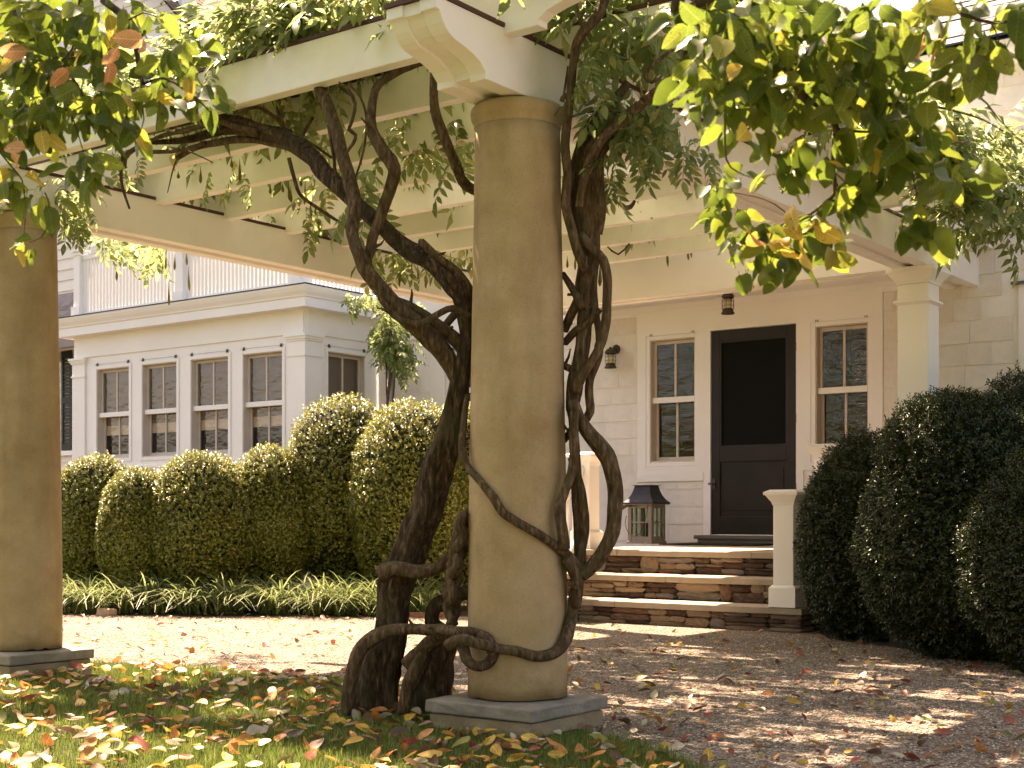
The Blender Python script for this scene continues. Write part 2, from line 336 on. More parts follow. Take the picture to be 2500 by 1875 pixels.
def gravel_mat():
    m, t, b, N, L = new_mat('pea_gravel')
    tc = N('ShaderNodeTexCoord')
    vo = N('ShaderNodeTexVoronoi'); vo.inputs['Scale'].default_value = 75; L(tc.outputs['Object'], vo.inputs['Vector'])
    sep = N('ShaderNodeSeparateColor'); L(vo.outputs['Color'], sep.inputs[0])
    r = ramp(t, [(0, (.085, .062, .045)), (.35, (.215, .172, .138)), (.7, (.31, .26, .215)), (1, (.45, .40, .345))]); L(sep.outputs[0], r.inputs[0])
    r2 = ramp(t, [(0, (1, 1, 1)), (.45, (.82, .8, .76)), (.75, (.35, .31, .26))]); L(vo.outputs['Distance'], r2.inputs[0])
    mx = N('ShaderNodeMix'); mx.data_type = 'RGBA'; mx.blend_type = 'MULTIPLY'; mx.inputs[0].default_value = .8; L(r.outputs[0], mx.inputs[6]); L(r2.outputs[0], mx.inputs[7])
    n = N('ShaderNodeTexNoise'); n.inputs['Scale'].default_value = 1.4; n.inputs['Detail'].default_value = 6; L(tc.outputs['Object'], n.inputs['Vector'])
    r3 = ramp(t, [(.3, (.80, .78, .74)), (.65, (1.06, 1.04, 1.0))]); L(n.outputs['Fac'], r3.inputs[0])
    m2 = N('ShaderNodeMix'); m2.data_type = 'RGBA'; m2.blend_type = 'MULTIPLY'; m2.inputs[0].default_value = 1; L(mx.outputs[2], m2.inputs[6]); L(r3.outputs[0], m2.inputs[7])
    L(m2.outputs[2], b.inputs['Base Color']); b.inputs['Roughness'].default_value = .85; b.inputs['Specular IOR Level'].default_value = .2
    bp = N('ShaderNodeBump'); bp.invert = True; bp.inputs['Strength'].default_value = .9; bp.inputs['Distance'].default_value = .012; L(vo.outputs['Distance'], bp.inputs['Height']); L(bp.outputs[0], b.inputs['Normal'])
    return m
M['gravel'] = gravel_mat()
M['pebble'] = leaf_mat('loose_pebble', [(0, (.26, .19, .14)), (.5, (.48, .40, .31)), (1, (.68, .61, .52))], trans=0, rough=.8, spec=.2)
M['lawn'] = surf('lawn_thatch', [(.3, (.035, .042, .012)), (.7, (.075, .085, .024))], scale=25, rough=.95, bump=.8, bscale=120, dist=.02)
M['blade'] = leaf_mat('grass_blade', [(0, (.075, .12, .018)), (.5, (.125, .18, .030)), (.9, (.19, .235, .045)), (1, (.33, .28, .11))], trans=.28, rough=.5, spec=.3, tboost=1.5)
M['liriope'] = leaf_mat('strap_leaf', [(0, (.08, .12, .028)), (.6, (.17, .22, .07)), (1, (.36, .38, .17))], trans=.3, rough=.32, spec=.6, tboost=1.5)
M['box'] = leaf_mat('boxwood_leaf', [(0, (.09, .11, .016)), (.5, (.165, .185, .028)), (.85, (.26, .265, .045)), (1, (.38, .32, .06))], trans=.25, rough=.36, spec=.5, tboost=1.5)
M['yew'] = leaf_mat('dark_hedge_leaf', [(0, (.016, .028, .006)), (.6, (.028, .046, .010)), (1, (.06, .085, .018))], trans=.2, rough=.35, spec=.5, tboost=1.5)
M['wist'] = leaf_mat('wisteria_leaf', [(0, (.085, .125, .022)), (.5, (.135, .185, .036)), (.9, (.19, .235, .055)), (1, (.34, .30, .06))], trans=.55, rough=.42, spec=.4, tboost=2.1, sat=.72)
M['tree'] = leaf_mat('tree_leaf', [(0, (.048, .078, .008)), (.5, (.090, .130, .012)), (.92, (.145, .175, .018)), (.97, (.22, .22, .025)), (1, (.34, .25, .02))], trans=.45, rough=.42, spec=.38, tboost=1.8, vein=1)
M['tree_veined'] = leaf_mat('veined_tree_leaf', [(0, (.048, .078, .008)), (.5, (.090, .130, .012)), (.92, (.145, .175, .018)), (.97, (.22, .22, .025)), (1, (.34, .25, .02))], trans=.45, rough=.42, spec=.38, tboost=1.8, vein=2)
M['leaf_y'] = leaf_mat('yellow_tree_leaf', [(0, (.36, .25, .02)), (1, (.46, .34, .05))], trans=.4, rough=.45, spec=.35, tboost=1.4, vein=2)
M['leaf_o'] = leaf_mat('orange_tree_leaf', [(0, (.50, .21, .08)), (1, (.56, .29, .12))], trans=.35, rough=.45, spec=.35, tboost=1.3, vein=2)
FALL = [('yellow', [(0, (.42, .25, .03)), (1, (.56, .38, .07))]), ('orange', [(0, (.42, .15, .035)), (1, (.52, .24, .06))]),
        ('brown', [(0, (.10, .052, .03)), (1, (.22, .13, .075))]), ('pale', [(0, (.36, .33, .22)), (1, (.52, .46, .34))]),
        ('red', [(0, (.22, .045, .03)), (1, (.38, .10, .06))]), ('green', [(0, (.12, .14, .03)), (1, (.22, .22, .05))])]
for nme, st in FALL:
    M['fall_' + nme] = leaf_mat('fallen_leaf_' + nme, st, trans=.18, rough=.5, spec=.35, tboost=1.2)
    M['near_' + nme] = leaf_mat('veined_fallen_leaf_' + nme, st, trans=.18, rough=.55, spec=.25, tboost=1.2, vein=2)
M['pod'] = leaf_mat('velvet_pod', [(0, (.14, .14, .035)), (1, (.24, .21, .06))], trans=.2, rough=.6, spec=.2)

def glass_mat():
    m, t, b, N, L = new_mat('window_glass')
    t.nodes.remove(b)
    tc = N('ShaderNodeTexCoord'); n = N('ShaderNodeTexNoise'); n.inputs['Scale'].default_value = 5; n.inputs['Detail'].default_value = 2
    mp = N('ShaderNodeMapping'); mp.inputs['Scale'].default_value = (1, 1, 2.2); L(tc.outputs['Object'], mp.inputs[0]); L(mp.outputs[0], n.inputs['Vector'])
    bp = N('ShaderNodeBump'); bp.inputs['Strength'].default_value = .35; bp.inputs['Distance'].default_value = .02; L(n.outputs['Fac'], bp.inputs['Height'])
    gl = N('ShaderNodeBsdfGlossy'); gl.inputs['Roughness'].default_value = .015; L(bp.outputs[0], gl.inputs['Normal'])
    tr = N('ShaderNodeBsdfTransparent'); tr.inputs[0].default_value = (.88, .84, .79, 1)
    fr = N('ShaderNodeFresnel'); fr.inputs['IOR'].default_value = 1.75
    gm = N('ShaderNodeNewGeometry'); iv = N('ShaderNodeMath'); iv.operation = 'SUBTRACT'; iv.inputs[0].default_value = 1; L(gm.outputs['Backfacing'], iv.inputs[1])
    fm = N('ShaderNodeMath'); fm.operation = 'MULTIPLY'; L(fr.outputs[0], fm.inputs[0]); L(iv.outputs[0], fm.inputs[1])
    ms = N('ShaderNodeMixShader'); L(fm.outputs[0], ms.inputs[0]); L(tr.outputs[0], ms.inputs[1]); L(gl.outputs[0], ms.inputs[2]); L(ms.outputs[0], t.nodes['Material Output'].inputs[0])
    return m
M['glass'] = glass_mat()
def clear_glass():
    m, t, b, N, L = new_mat('lantern_glass'); t.nodes.remove(b)
    gl = N('ShaderNodeBsdfGlossy'); gl.inputs['Roughness'].default_value = .05
    tr = N('ShaderNodeBsdfTransparent'); tr.inputs[0].default_value = (.86, .92, .86, 1)
    ms = N('ShaderNodeMixShader'); ms.inputs[0].default_value = .12; L(tr.outputs[0], ms.inputs[1]); L(gl.outputs[0], ms.inputs[2]); L(ms.outputs[0], t.nodes['Material Output'].inputs[0])
    return m
M['lglass'] = clear_glass()

# ------------------------------------------------------------------ ground
def sheet(name, poly, z, mat, label=None):
    b = MB(); b.add([(x, y, z) for x, y in poly], [tuple(range(len(poly)))])
    o = b.build(name, mat, fix=False); o['kind'] = 'structure'
    if o.data.polygons[0].normal.z < 0: o.data.flip_normals()
    return o
sheet('ground', [(-150, -150), (150, -150), (150, 150), (-150, 150)], -.012, M['lawn'])
sheet('gravel_drive', [(-40, 2), (14, 2), (14, 14.6), (-40, 14.6)], 0, M['gravel'])
LAWN = [(-30, 5.3), (-9.5, 5.35), (-7.6, 5.5), (-6.6, 5.75), (-5.6, 5.8), (-4.6, 5.62), (-3.75, 5.25), (-2.9, 4.85), (-2.35, 4.45), (-1.9, 3.8), (-1.55, 2.6), (-1.4, -30), (-30, -30)]
sheet('lawn', LAWN, .008, M['lawn'])
BEDL = [(-40, 4.5), (-16, 5.6), (-13.5, 7.0), (-11.6, 8.15), (-10.2, 8.95), (-8.94, 9.75), (-8.1, 10.5), (-7.75, 11.3), (-7.75, 14.6), (-40, 14.6)]
BEDR = [(-4.78, 11.0), (-4.70, 10.6), (-4.4, 10.1), (-3.6, 9.65), (-2.6, 9.2), (-1, 8.8), (8, 7.6), (8, 14.5), (-4.78, 14.5)]
sheet('garden_bed', BEDL, .006, M['soil']); sheet('garden_bed', BEDR, .006, M['soil'])
def inside(poly, x, y):
    c = False; n = len(poly)
    for i in range(n):
        x0, y0 = poly[i]; x1, y1 = poly[i - 1]
        if (y0 > y) != (y1 > y) and x < (x1 - x0) * (y - y0) / (y1 - y0) + x0: c = not c
    return c

# ------------------------------------------------------------------ house
house = thing('house', 'white shingled house with window bay, recessed porch and black screen door', 'house', (-10, 14.7, 0))
VD, VB, VR = 14.715, 13.25, 11.143
def wall(name, a0, a1, z0, z1, openings, pos, thick, axis, mat, parent, bevel=0):
    """wall of thickness `thick` behind plane pos; axis 'y' faces -Y, axis 'x' faces +X"""
    b = MB(); A = sorted({a0, a1} | {o[0] for o in openings} | {o[1] for o in openings}); Z = sorted({z0, z1} | {o[2] for o in openings} | {o[3] for o in openings})
    for i in range(len(A) - 1):
        for k in range(len(Z) - 1):
            ca, cz = (A[i] + A[i + 1]) / 2, (Z[k] + Z[k + 1]) / 2
            if any(o[0] < ca < o[1] and o[2] < cz < o[3] for o in openings): continue
            if axis == 'y': b.box(A[i], A[i + 1], pos, pos + thick, Z[k], Z[k + 1])
            else: b.box(pos - thick, pos, A[i], A[i + 1], Z[k], Z[k + 1])
    return b.build(name, mat, parent, fix=True)
def AB(axis, pos, a0, a1, d0, d1, z0, z1, b, mi=0):
    """box along a wall: a range, depth range measured OUT of the wall (positive = out)"""
    if axis == 'y': b.box(a0, a1, pos - d1, pos - d0, z0, z1, mi)
    else: b.box(pos + d0, pos + d1, a0, a1, z0, z1, mi)

def window(axis, pos, a0, a1, z0, z1, zm, parent, kind):
    """double hung window: casing mesh with sashes, panes, hooks and what hangs inside"""
    b = MB(); cw = .055
    for s in ((a0 - cw, a0, z0 - .05, z1 + .05), (a1, a1 + cw, z0 - .05, z1 + .05), (a0, a1, z1, z1 + .05), (a0 - .0, a1, z0 - .05, z0)):
        AB(axis, pos, s[0], s[1], .0006, .014, s[2], s[3], b)
    w = b.build('window', M['trim'], parent, bevel=.004)
    # jamb lining
    j = MB()
    AB(axis, pos, a0, a0 + .012, -.16, -.001, z0, z1, j); AB(axis, pos, a1 - .012, a1, -.16, -.001, z0, z1, j)
    AB(axis, pos, a0 + .012, a1 - .012, -.16, -.001, z1 - .012, z1, j); AB(axis, pos, a0 + .012, a1 - .012, -.16, -.001, z0, z0 + .02, j)
    j.build('jamb', M['sash'], w)
    am = (a0 + a1) / 2; i0, i1 = a0 + .014, a1 - .014
    for (zz0, zz1, d) in ((zm - .035, z1 - .014, .07), (z0 + .02, zm + .035, .115)):
        s = MB(); st = .035
        AB(axis, pos, i0, i0 + st, -d - .03, -d, zz0, zz1, s); AB(axis, pos, i1 - st, i1, -d - .03, -d, zz0, zz1, s)
        AB(axis, pos, i0 + st, i1 - st, -d - .03, -d, zz1 - .04, zz1, s); AB(axis, pos, i0 + st, i1 - st, -d - .03, -d, zz0, zz0 + .05, s)
        s.build('sash', M['trim'] if d < .1 and False else M['sash'], w, bevel=.003)
        mu = MB(); AB(axis, pos, am - .014, am + .014, -d - .026, -d - .002, zz0 + .05, zz1 - .04, mu); mu.build('muntin', M['sash'], w)
        for (p0, p1) in ((i0 + st - .004, am - .012), (am + .012, i1 - st + .004)):
            g = MB(); AB(axis, pos, p0, p1, -d - .02, -d - .014, zz0 + .046, zz1 - .036, g); g.build('pane', M['glass'], w)
    mr = MB(); AB(axis, pos, a0 + .013, a1 - .013, -.068, -.03, zm - .034, zm + .036, mr); mr.build('meeting_rail', M['trim'], w, bevel=.004)
    # hooks and the thin wire above the head
    for aa in (a0 + .02, a1 - .02):
        h = MB(); AB(axis, pos, aa - .017, aa + .017, .004, .014, z1 + .052, z1 + .098, h); AB(axis, pos, aa - .017, aa - .006, .0142, .020, z1 + .052, z1 + .075, h); AB(axis, pos, aa + .006, aa + .017, .0142, .020, z1 + .052, z1 + .075, h)
        h.build('hook', M['hook'], w)
    wr = MB(); AB(axis, pos, a0 - .05, a1 + .05, .013, .017, z1 + .074, z1 + .077, wr); wr.build('wire', M['hook'], w)
    # inside
    sh = MB()
    if kind == 'shade':
        AB(axis, pos, a0 + .014, a1 - .014, -.158, -.153, z0 + .52, z1 - .014, sh); o = sh.build('roller_shade', M['shade'], w)
        hm = MB(); AB(axis, pos, a0 + .014, a1 - .014, -.159, -.152, z0 + .37, z0 + .518, hm); hm.build('shade_hem', M['shade_hem'], w)
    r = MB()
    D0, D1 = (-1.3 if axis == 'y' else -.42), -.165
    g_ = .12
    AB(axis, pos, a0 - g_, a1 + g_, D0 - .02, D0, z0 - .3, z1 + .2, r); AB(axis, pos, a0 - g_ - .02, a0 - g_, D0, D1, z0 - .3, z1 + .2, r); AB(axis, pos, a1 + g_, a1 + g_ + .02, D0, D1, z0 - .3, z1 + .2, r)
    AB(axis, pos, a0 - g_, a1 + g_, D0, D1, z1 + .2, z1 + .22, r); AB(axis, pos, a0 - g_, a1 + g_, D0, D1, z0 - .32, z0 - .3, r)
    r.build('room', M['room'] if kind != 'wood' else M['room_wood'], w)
    return w

# --- shingles: a shared set of tapered boards
SH = []
for k in range(5):
    b = MB(); j = [random.uniform(-.02, .02) for _ in range(4)]
    x0, x1 = .0025, .9975
    b.add([(x0, -1.0, 0 + j[0]), (x1, -1.0, 0 + j[1]), (x1, -.05, 0 + j[1]), (x0, -.05, j[0]), (x0, -.32, 1.0), (x1, -.32, 1.0), (x1, -.05, 1.0), (x0, -.05, 1.0)],
          [(0, 1, 5, 4), (0, 3, 2, 1), (1, 2, 6, 5), (3, 0, 4, 7), (4, 5, 6, 7), (2, 3, 7, 6)])
    SH.append(b.mesh('shingle', M['shingle']))
def shingles(a0, a1, z0, z1, course, pos, parent, wmin=.16, wmax=.42, skip=None, axis='y', name='shingle', meshes=None, thick=.011):
    z = z0; row = 0
    while z < z1 - .02:
        a = a0 - U(0, wmax * .6); h = min(course, z1 - z)
        while a < a1:
            w = U(wmin, wmax); b0, b1 = max(a, a0), min(a + w, a1); a += w
            if b1 - b0 < .03: continue
            if skip and skip(b0, b1, z): continue
            t = thick * U(.75, 1.2); hh = h * 1.06
            if axis == 'y': Mx = Matrix(((b1 - b0, 0, 0, b0), (0, t, 0, pos), (0, 0, hh, z + U(-.002, .002)), (0, 0, 0, 1)))
            else: Mx = Matrix(((0, -t, 0, pos), (b1 - b0, 0, 0, b0), (0, 0, hh, z), (0, 0, 0, 1)))
            inst(name, random.choice(meshes or SH), Mx, parent)
        z += course; row += 1

# --- door wall (back of the porch) and the wall left of it
WL, WR, DO = (-8.772, -8.143, 1.634, 3.152), (-6.572, -5.944, 1.634, 3.145), (-7.925, -6.81, .745, 3.203)
SW = (-11.96, -11.3, 2.3, 3.126)
door_wall = wall('wall', -13.3, -4.1, 0, 4.3, [WL, WR, DO, SW], VD, .16, 'y', M['paint'], house)
pan = MB()   # flat board field round the door and windows
ops = [(o[0] - .056, o[1] + .056, o[2] - .051, o[3] + .051) for o in (WL, WR)] + [(DO[0], DO[1], DO[2], DO[3])]
A = sorted({-8.95, -8.02, -6.72, -5.77} | {v for o in ops for v in o[:2]}); Z = sorted({.66, 1.5, 3.462} | {v for o in ops for v in o[2:]})
for i in range(len(A) - 1):
    for k in range(len(Z) - 1):
        ca, cz = (A[i] + A[i + 1]) / 2, (Z[k] + Z[k + 1]) / 2
        if any(o[0] < ca < o[1] and o[2] < cz < o[3] for o in ops): continue
        if cz < 1.5 and not (-8.02 < ca < -6.72): continue
        pan.box(A[i], A[i + 1], VD - .018, VD - .001, Z[k], Z[k + 1])
pan.build('panelling', M['trim'], house)
fz = MB(); fz.box(-13.3, -4.1, VD - .024, VD - .001, 3.462, 3.56); fz.prism([(VD - .024, 3.50), (VD - .10, 3.56), (VD - .024, 3.56)], 'x', -9.9, -4.1)
fz.build('frieze', M['trim'], house)
shingles(-9.95, -8.952, .66, 3.46, .2155, VD, door_wall)
shingles(-8.952, -8.022, .66, 1.40, .2155, VD, door_wall)
shingles(-5.768, -4.11, .66, 3.46, .2155, VD, door_wall)
shingles(-6.718, -5.768, .66, 1.44, .2155, VD, door_wall)
shingles(-13.3, -9.95, 1.2, 3.46, .2155, VD, door_wall, wmin=.5, wmax=1.5, skip=lambda a, b, z: b > -12.06 and a < -11.2 and 2.1 < z < 3.2)
wt = MB(); wt.box(-8.95, -8.02, VD - .026, VD - .0185, 1.40, 1.5); wt.build('water_table', M['trim'], house)
cb = MB(); cb.box(-12.32, -12.06, VD - .03, VD - .001, 1.2, 3.4); cb.build('corner_board', M['trim'], house)
window('y', VD, *WL[:2], WL[2], WL[3], 2.405, house, 'plain')
window('y', VD, *WR[:2], WR[2], WR[3], 2.405, house, 'wood')
window('y', VD, *SW[:2], SW[2], SW[3], 2.7, house, 'plain')
hd = MB(); hd.box(SW[0] - .1, SW[1] + .1, VD - .05, VD - .001, SW[3] + .14, SW[3] + .17); hd.build('drip_cap', M['sill'], house)

# --- screen door
d = MB(); dx0, dx1, dz0, dz1 = DO[0] + .006, DO[1] - .006, DO[2] + .004, DO[3] - .006; yf = VD - .005
st = .115
d.box(dx0, dx0 + st, yf, yf + .04, dz0, dz1); d.box(dx1 - st, dx1, yf, yf + .04, dz0, dz1)
d.box(dx0 + st, dx1 - st, yf, yf + .04, dz1 - .13, dz1); d.box(dx0 + st, dx1 - st, yf, yf + .04, dz0, dz0 + .22); d.box(dx0 + st, dx1 - st, yf, yf + .04, 1.62, 1.80)
door = d.build('screen_door', M['door'], house, bevel=.005)
s = MB(); s.box(dx0 + st - .01, dx1 - st + .01, yf + .022, yf + .03, 1.79, dz1 - .12); s.build('screen', M['screen'], door)
s = MB()
for (a, b_, c, e) in ((dx0 + st, dx0 + st + .018, 1.80, dz1 - .13), (dx1 - st - .018, dx1 - st, 1.80, dz1 - .13)): s.box(a, b_, yf + .004, yf + .021, c, e)
s.box(dx0 + st + .018, dx1 - st - .018, yf + .004, yf + .021, dz1 - .148, dz1 - .13); s.box(dx0 + st + .018, dx1 - st - .018, yf + .004, yf + .021, 1.80, 1.818)
s.build('screen_bead', M['door'], door)
s = MB(); s.box(dx0 + st - .01, dx1 - st + .01, yf + .020, yf + .03, dz0 + .21, 1.63); s.build('panel', M['door'], door)
s = MB(); s.box(dx0 + st + .05, dx1 - st - .05, yf + .012, yf + .0195, dz0 + .29, 1.55); s.build('raised_panel', M['door'], door, bevel=.006)
s = MB(); s.box(dx0 + .02, dx0 + .055, yf - .01, yf - .001, 1.30, 1.42); s.tube([Vector((dx0 + .037, yf - .01, 1.36)), Vector((dx0 + .037, yf - .05, 1.36)), Vector((dx0 - .01, yf - .055, 1.36))], [.01, .01, .012], 8); s.build('handle', M['hook'], door)
for z in (1.25, 2.05, 2.88):
    s = MB(); s.lathe([(.010, z), (.010, z + .10)], dx1 + .002, yf - .008, 10); s.build('hinge', M['iron'], door)
s = MB(); s.box(-8.0, -6.72, VD - .30, VD - .002, .70, .744); s.box(-7.97, -6.75, VD - .26, VD - .004, .646, .6995); s.build('doorstep', M['sill'], house, bevel=.006)

# --- porch: floor, header, posts, ceiling, right return
p = MB(); p.box(-4.8, -3.56, 11.2, VD, 0, .643); p.build('porch_base', M['mortar'], house)
p = MB(); p.box(-7.64, -3.52, 10.0, VD - .001, 3.56, 3.60); p.build('porch_ceiling', M['trim'], house)
p = MB()
p.box(-7.62, -3.84, 10.0, 10.085, 2.82, 3.56); p.box(-7.62, -3.84, 10.0855, 10.165, 2.84, 3.56); p.box(-7.62, -3.84, 10.1655, 10.25, 2.82, 3.56)
p.build('header_beam', M['trim'], house)
p = MB(); p.box(-10.0, -7.645, 13.2, VD - .001, 3.56, 3.60); p.build('eave_or_shade_strip', M['trim'], house)  # added ceiling strip left of the porch, put in to shade the wall top
rw = MB(); rw.box(-4.1, -3.95, VR + .12, VD, .64, 3.56); rw.build('porch_side_wall', M['paint'], house)
def porch_post(x, y, base):
    b = MB(); h = .118
    b.box(x - h, x + h, y - h, y + h, base, 2.70); o = b.build('porch_post', M['trim'], house, bevel=.006)
    c = MB()
    def ring(z0, z1, e0, e1):
        c.add([(x - h - e0, y - h - e0, z0), (x + h + e0, y - h - e0, z0), (x + h + e0, y + h + e0, z0), (x - h - e0, y + h + e0, z0),
               (x - h - e1, y - h - e1, z1), (x + h + e1, y - h - e1, z1), (x + h + e1, y + h + e1, z1), (x - h - e1, y + h + e1, z1)],
              [(0, 3, 2, 1), (4, 5, 6, 7), (0, 1, 5, 4), (1, 2, 6, 5), (2, 3, 7, 6), (3, 0, 4, 7)])
    ring(2.545, 2.56, .004, .022); ring(2.5605, 2.578, .026, .022); c.build('necking', M['trim'], o); c.v, c.f, c.m = [], [], []
    ring(2.7005, 2.72, .006, .012); ring(2.7205, 2.785, .014, .062); ring(2.7855, 2.819, .066, .066)
    c.build('capital', M['trim'], o)
    c = MB(); c.box(x - h - .03, x + h + .03, y - h - .03, y + h + .03, base - .001, base + .2); c.build('base', M['trim'], o)
porch_post(-3.695, 10.12, .645); porch_post(-7.5, 10.12, .645)
p = MB(); p.box(-3.86, -3.53, 9.97, 11.199, 0, .643); p.build('porch_pier', M['mortar'], house); p = MB(); p.box(-7.69, -7.33, 9.97, 10.5, 0, .643); p.build('porch_pier', M['base'], house)
# cornice of the porch roof along its right side
c = MB()
c.prism([(-3.56, 3.078), (-3.545, 3.11), (-3.46, 3.112), (-3.46, 3.215), (-3.44, 3.225), (-3.43, 3.245), (-3.40, 3.262), (-3.375, 3.30), (-3.36, 3.305), (-3.36, 3.325), (-3.8, 3.34), (-3.8, 3.078)], 'y', 9.86, VR - .003)
c.build('cornice', M['trim'], house)
c = MB(); c.prism([(-3.335, 3.3255), (-3.335, 3.345), (-5.5, 3.85), (-7.68, 3.75), (-7.68, 3.62), (-5.5, 3.66), (-3.6, 3.342)], 'y', 9.82, VR - .002)
c.prism([(-3.96, 3.3955), (-3.96, 3.415), (-5.5, 3.851), (-7.68, 3.751), (-7.68, 3.621), (-5.5, 3.661)], 'y', VR - .001, VD - .002)
c.build('porch_roof', M['lead'], house)

# --- right wing wall with shingles and slate roof
wing = wall('wall', -4.0, 6, 0, 4.62, [(-3.12, -2.2, 1.2, 2.68)], VR, .3, 'y', M['paint'], house)
shingles(-4.0, -2.2, .9, 4.56, .1835, VR, wing, wmin=.17, wmax=.45, skip=lambda a, b, z: b > -3.24 and z < 2.74)
cs = MB(); cs.box(-3.245, -3.12, VR - .03, VR - .001, 1.1, 2.80); cs.box(-3.12, -2.2, VR - .03, VR - .001, 2.68, 2.80); cs.build('window_casing', M['trim'], house)
cs = MB(); cs.box(-3.30, -2.15, VR - .06, VR - .001, 2.8005, 2.822); cs.build('drip_cap', M['sill'], house)
cs = MB(); cs.box(-3.12, -2.2, VR + .05, VR + .06, 1.2, 2.68); cs.build('pane', M['glass'], house)
ev = MB(); ev.prism([(VR - .20, 4.63), (VR - .02, 4.63), (VR - .001, 4.55), (VR - .001, 4.72), (VR - .22, 4.70)], 'x', -4.3, 6); ev.build('eave_or_shade_strip', M['trim'], house)
sl = MB(); ang = math.radians(36)
sl.add([(-4.4, VR - .24, 4.70), (6, VR - .24, 4.70), (6, VR - .24 + 5 * math.cos(ang), 4.70 + 5 * math.sin(ang)), (-4.4, VR - .24 + 5 * math.cos(ang), 4.70 + 5 * math.sin(ang))], [(0, 1, 2, 3)])
sl.add([(-4.4, VR - .24, 4.70), (-4.4, VR - .24 + 5 * math.cos(ang), 4.70 + 5 * math.sin(ang)), (-4.4, VR + 5, 4.6), (-4.4, VR, 4.6)], [(0, 1, 2, 3)])
roof_r = sl.build('roof', M['slate'], house)
ST = []
for k in range(4):
    b = MB(); b.box(.008, .992, -.02 + U(-.02, .02), 1.15, 0, 1); ST.append(b.mesh('roof_tile', M['slate']))
def tiles(x0, x1, y0, z0, angle, n, course, wmin, wmax, parent, meshes, name='roof_tile', th=.018):
    ca, sa = math.cos(angle), math.sin(angle)
    for r in range(n):
        x = x0 - U(0, wmax)
        while x < x1:
            w = U(wmin, wmax); a, b = max(x, x0), min(x + w, x1); x += w
            if b - a < .03: continue
            t = th * U(.8, 1.3); tilt = .05
            c2, s2 = math.cos(angle - tilt), math.sin(angle - tilt)
            s = r * course
            Mx = Matrix(((b - a, 0, 0, a), (0, c2 * course, -sa * t, y0 + s * ca - sa * (.010 + .05 * course)), (0, s2 * course, ca * t, z0 + s * sa + ca * (.012 + .05 * course)), (0, 0, 0, 1)))
            inst(name, random.choice(meshes), Mx, parent)
tiles(-4.4, -2.2, VR - .27, 4.70, ang, 13, .155, .17, .30, roof_r, ST)

# --- bay
BX0, BX1 = -18.42, -13.319
bw = [(-17.846, -17.058, 1.86, 3.25), (-16.748, -15.961, 1.86, 3.25), (-15.644, -14.845, 1.86, 3.25), (-14.54, -13.753, 1.86, 3.25)]
bay = wall('bay_wall', BX0, BX1, 0, 3.80, bw, VB, .16, 'y', M['trim'], house)
wall('bay_wall', VB + .16, VD, 0, 3.80, [(13.684, 14.43, 1.86, 3.25)], BX1, .16, 'x', M['trim'], house)
wall('bay_wall', VB + .16, VD, 0, 3.80, [], BX0 + .16, .16, 'x', M['trim'], house)
for o in bw: window('y', VB, o[0], o[1], o[2], o[3], 2.54, house, 'shade')
window('x', BX1, 13.684, 14.43, 1.86, 3.25, 2.54, house, 'shade')
f_ = MB(); f_.box(BX0 + .02, BX1 - .02, VB - .02, VB - .001, 3.455, 3.80); f_.box(BX1 + .001, BX1 + .02, VB + .02, VD - .002, 3.455, 3.80); f_.build('bay_frieze', M['trim'], house)
f_ = MB(); f_.box(BX0 - .01, BX1 + .01, VB - .035, VB - .001, 1.70, 1.735); f_.box(BX0 - .0, BX1 + .0, VB - .02, VB - .001, 1.0, 1.699); f_.build('bay_apron', M['trim'], house)
def pilaster(x0, x1, y0, y1):
    b = MB(); b.box(x0, x1, y0, y1, .5, 3.44); o = b.build('pilaster', M['trim'], house, bevel=.005)
    c = MB()
    n_ = MB(); n_.box(x0 - .014, x1 + .014, y0 - .014, y1, 3.15, 3.175); n_.build('necking', M['trim'], o)
    for (z0, z1, e) in ((3.36, 3.385, .016), (3.3855, 3.415, .03), (3.4155, 3.45, .045)): c.box(x0 - e, x1 + e, y0 - e, y1, z0, z1)
    c.build('capital', M['trim'], o)
pilaster(BX0 - .02, BX0 + .30, VB - .03, VB - .0005); pilaster(BX1 - .30, BX1 + .028, VB - .03, VB + .30)
cprof = [(0, 3.78), (.20, 3.782), (.20, 3.905), (.215, 3.915), (.222, 3.94), (.25, 3.985), (.27, 4.03), (.275, 4.05), (.275, 4.062), (0, 4.09)]
c = MB()
prv = None; ringv = []
for (e, z) in cprof:
    ringv.append([(BX0 - e, VD, z), (BX0 - e, VB - e, z), (BX1 + e, VB - e, z), (BX1 + e, VD, z)])
for k in range(len(ringv) - 1):
    for i in range(3): c.add([ringv[k][i], ringv[k][i + 1], ringv[k + 1][i + 1], ringv[k + 1][i]], [(0, 1, 2, 3)])
c.build('bay_cornice', M['trim'], house)
c = MB(); c.box(BX0 - .285, BX1 + .285, VB - .285, VD - .003, 4.0635, 4.078); c.build('bay_roof', M['lead'], house)
# balustrade
bal = MB()
zb0, zb1 = 4.17, 5.02
yb = VB + .02
def bpost(b, x, y, h=.075, top=5.12):
    b.box(x - h, x + h, y - h, y + h, 4.08, top); b.box(x - h - .03, x + h + .03, y - h - .03, y + h + .03, 4.079, 4.26); b.box(x - h - .035, x + h + .035, y - h - .035, y + h + .035, top, top + .04); b.box(x - h - .015, x + h + .015, y - h - .015, y + h + .015, top - .06, top - .03)
posts = [(-18.29, yb), (-15.85, yb), (-13.42, yb), (-13.42, VD + .3)]
for (x, y) in ((-18.2, -15.94), (-15.76, -13.52)): bal.box(x, y, yb - .035, yb + .035, zb1 - .03, zb1 + .03); bal.box(x, y, yb - .03, yb + .03, zb0 - .05, zb0)
bal.box(-13.455, -13.385, yb + .08, VD + .22, zb1 - .03, zb1 + .03); bal.box(-13.45, -13.39, yb + .08, VD + .22, zb0 - .05, zb0)
balo = bal.build('balustrade', M['trim'], house)
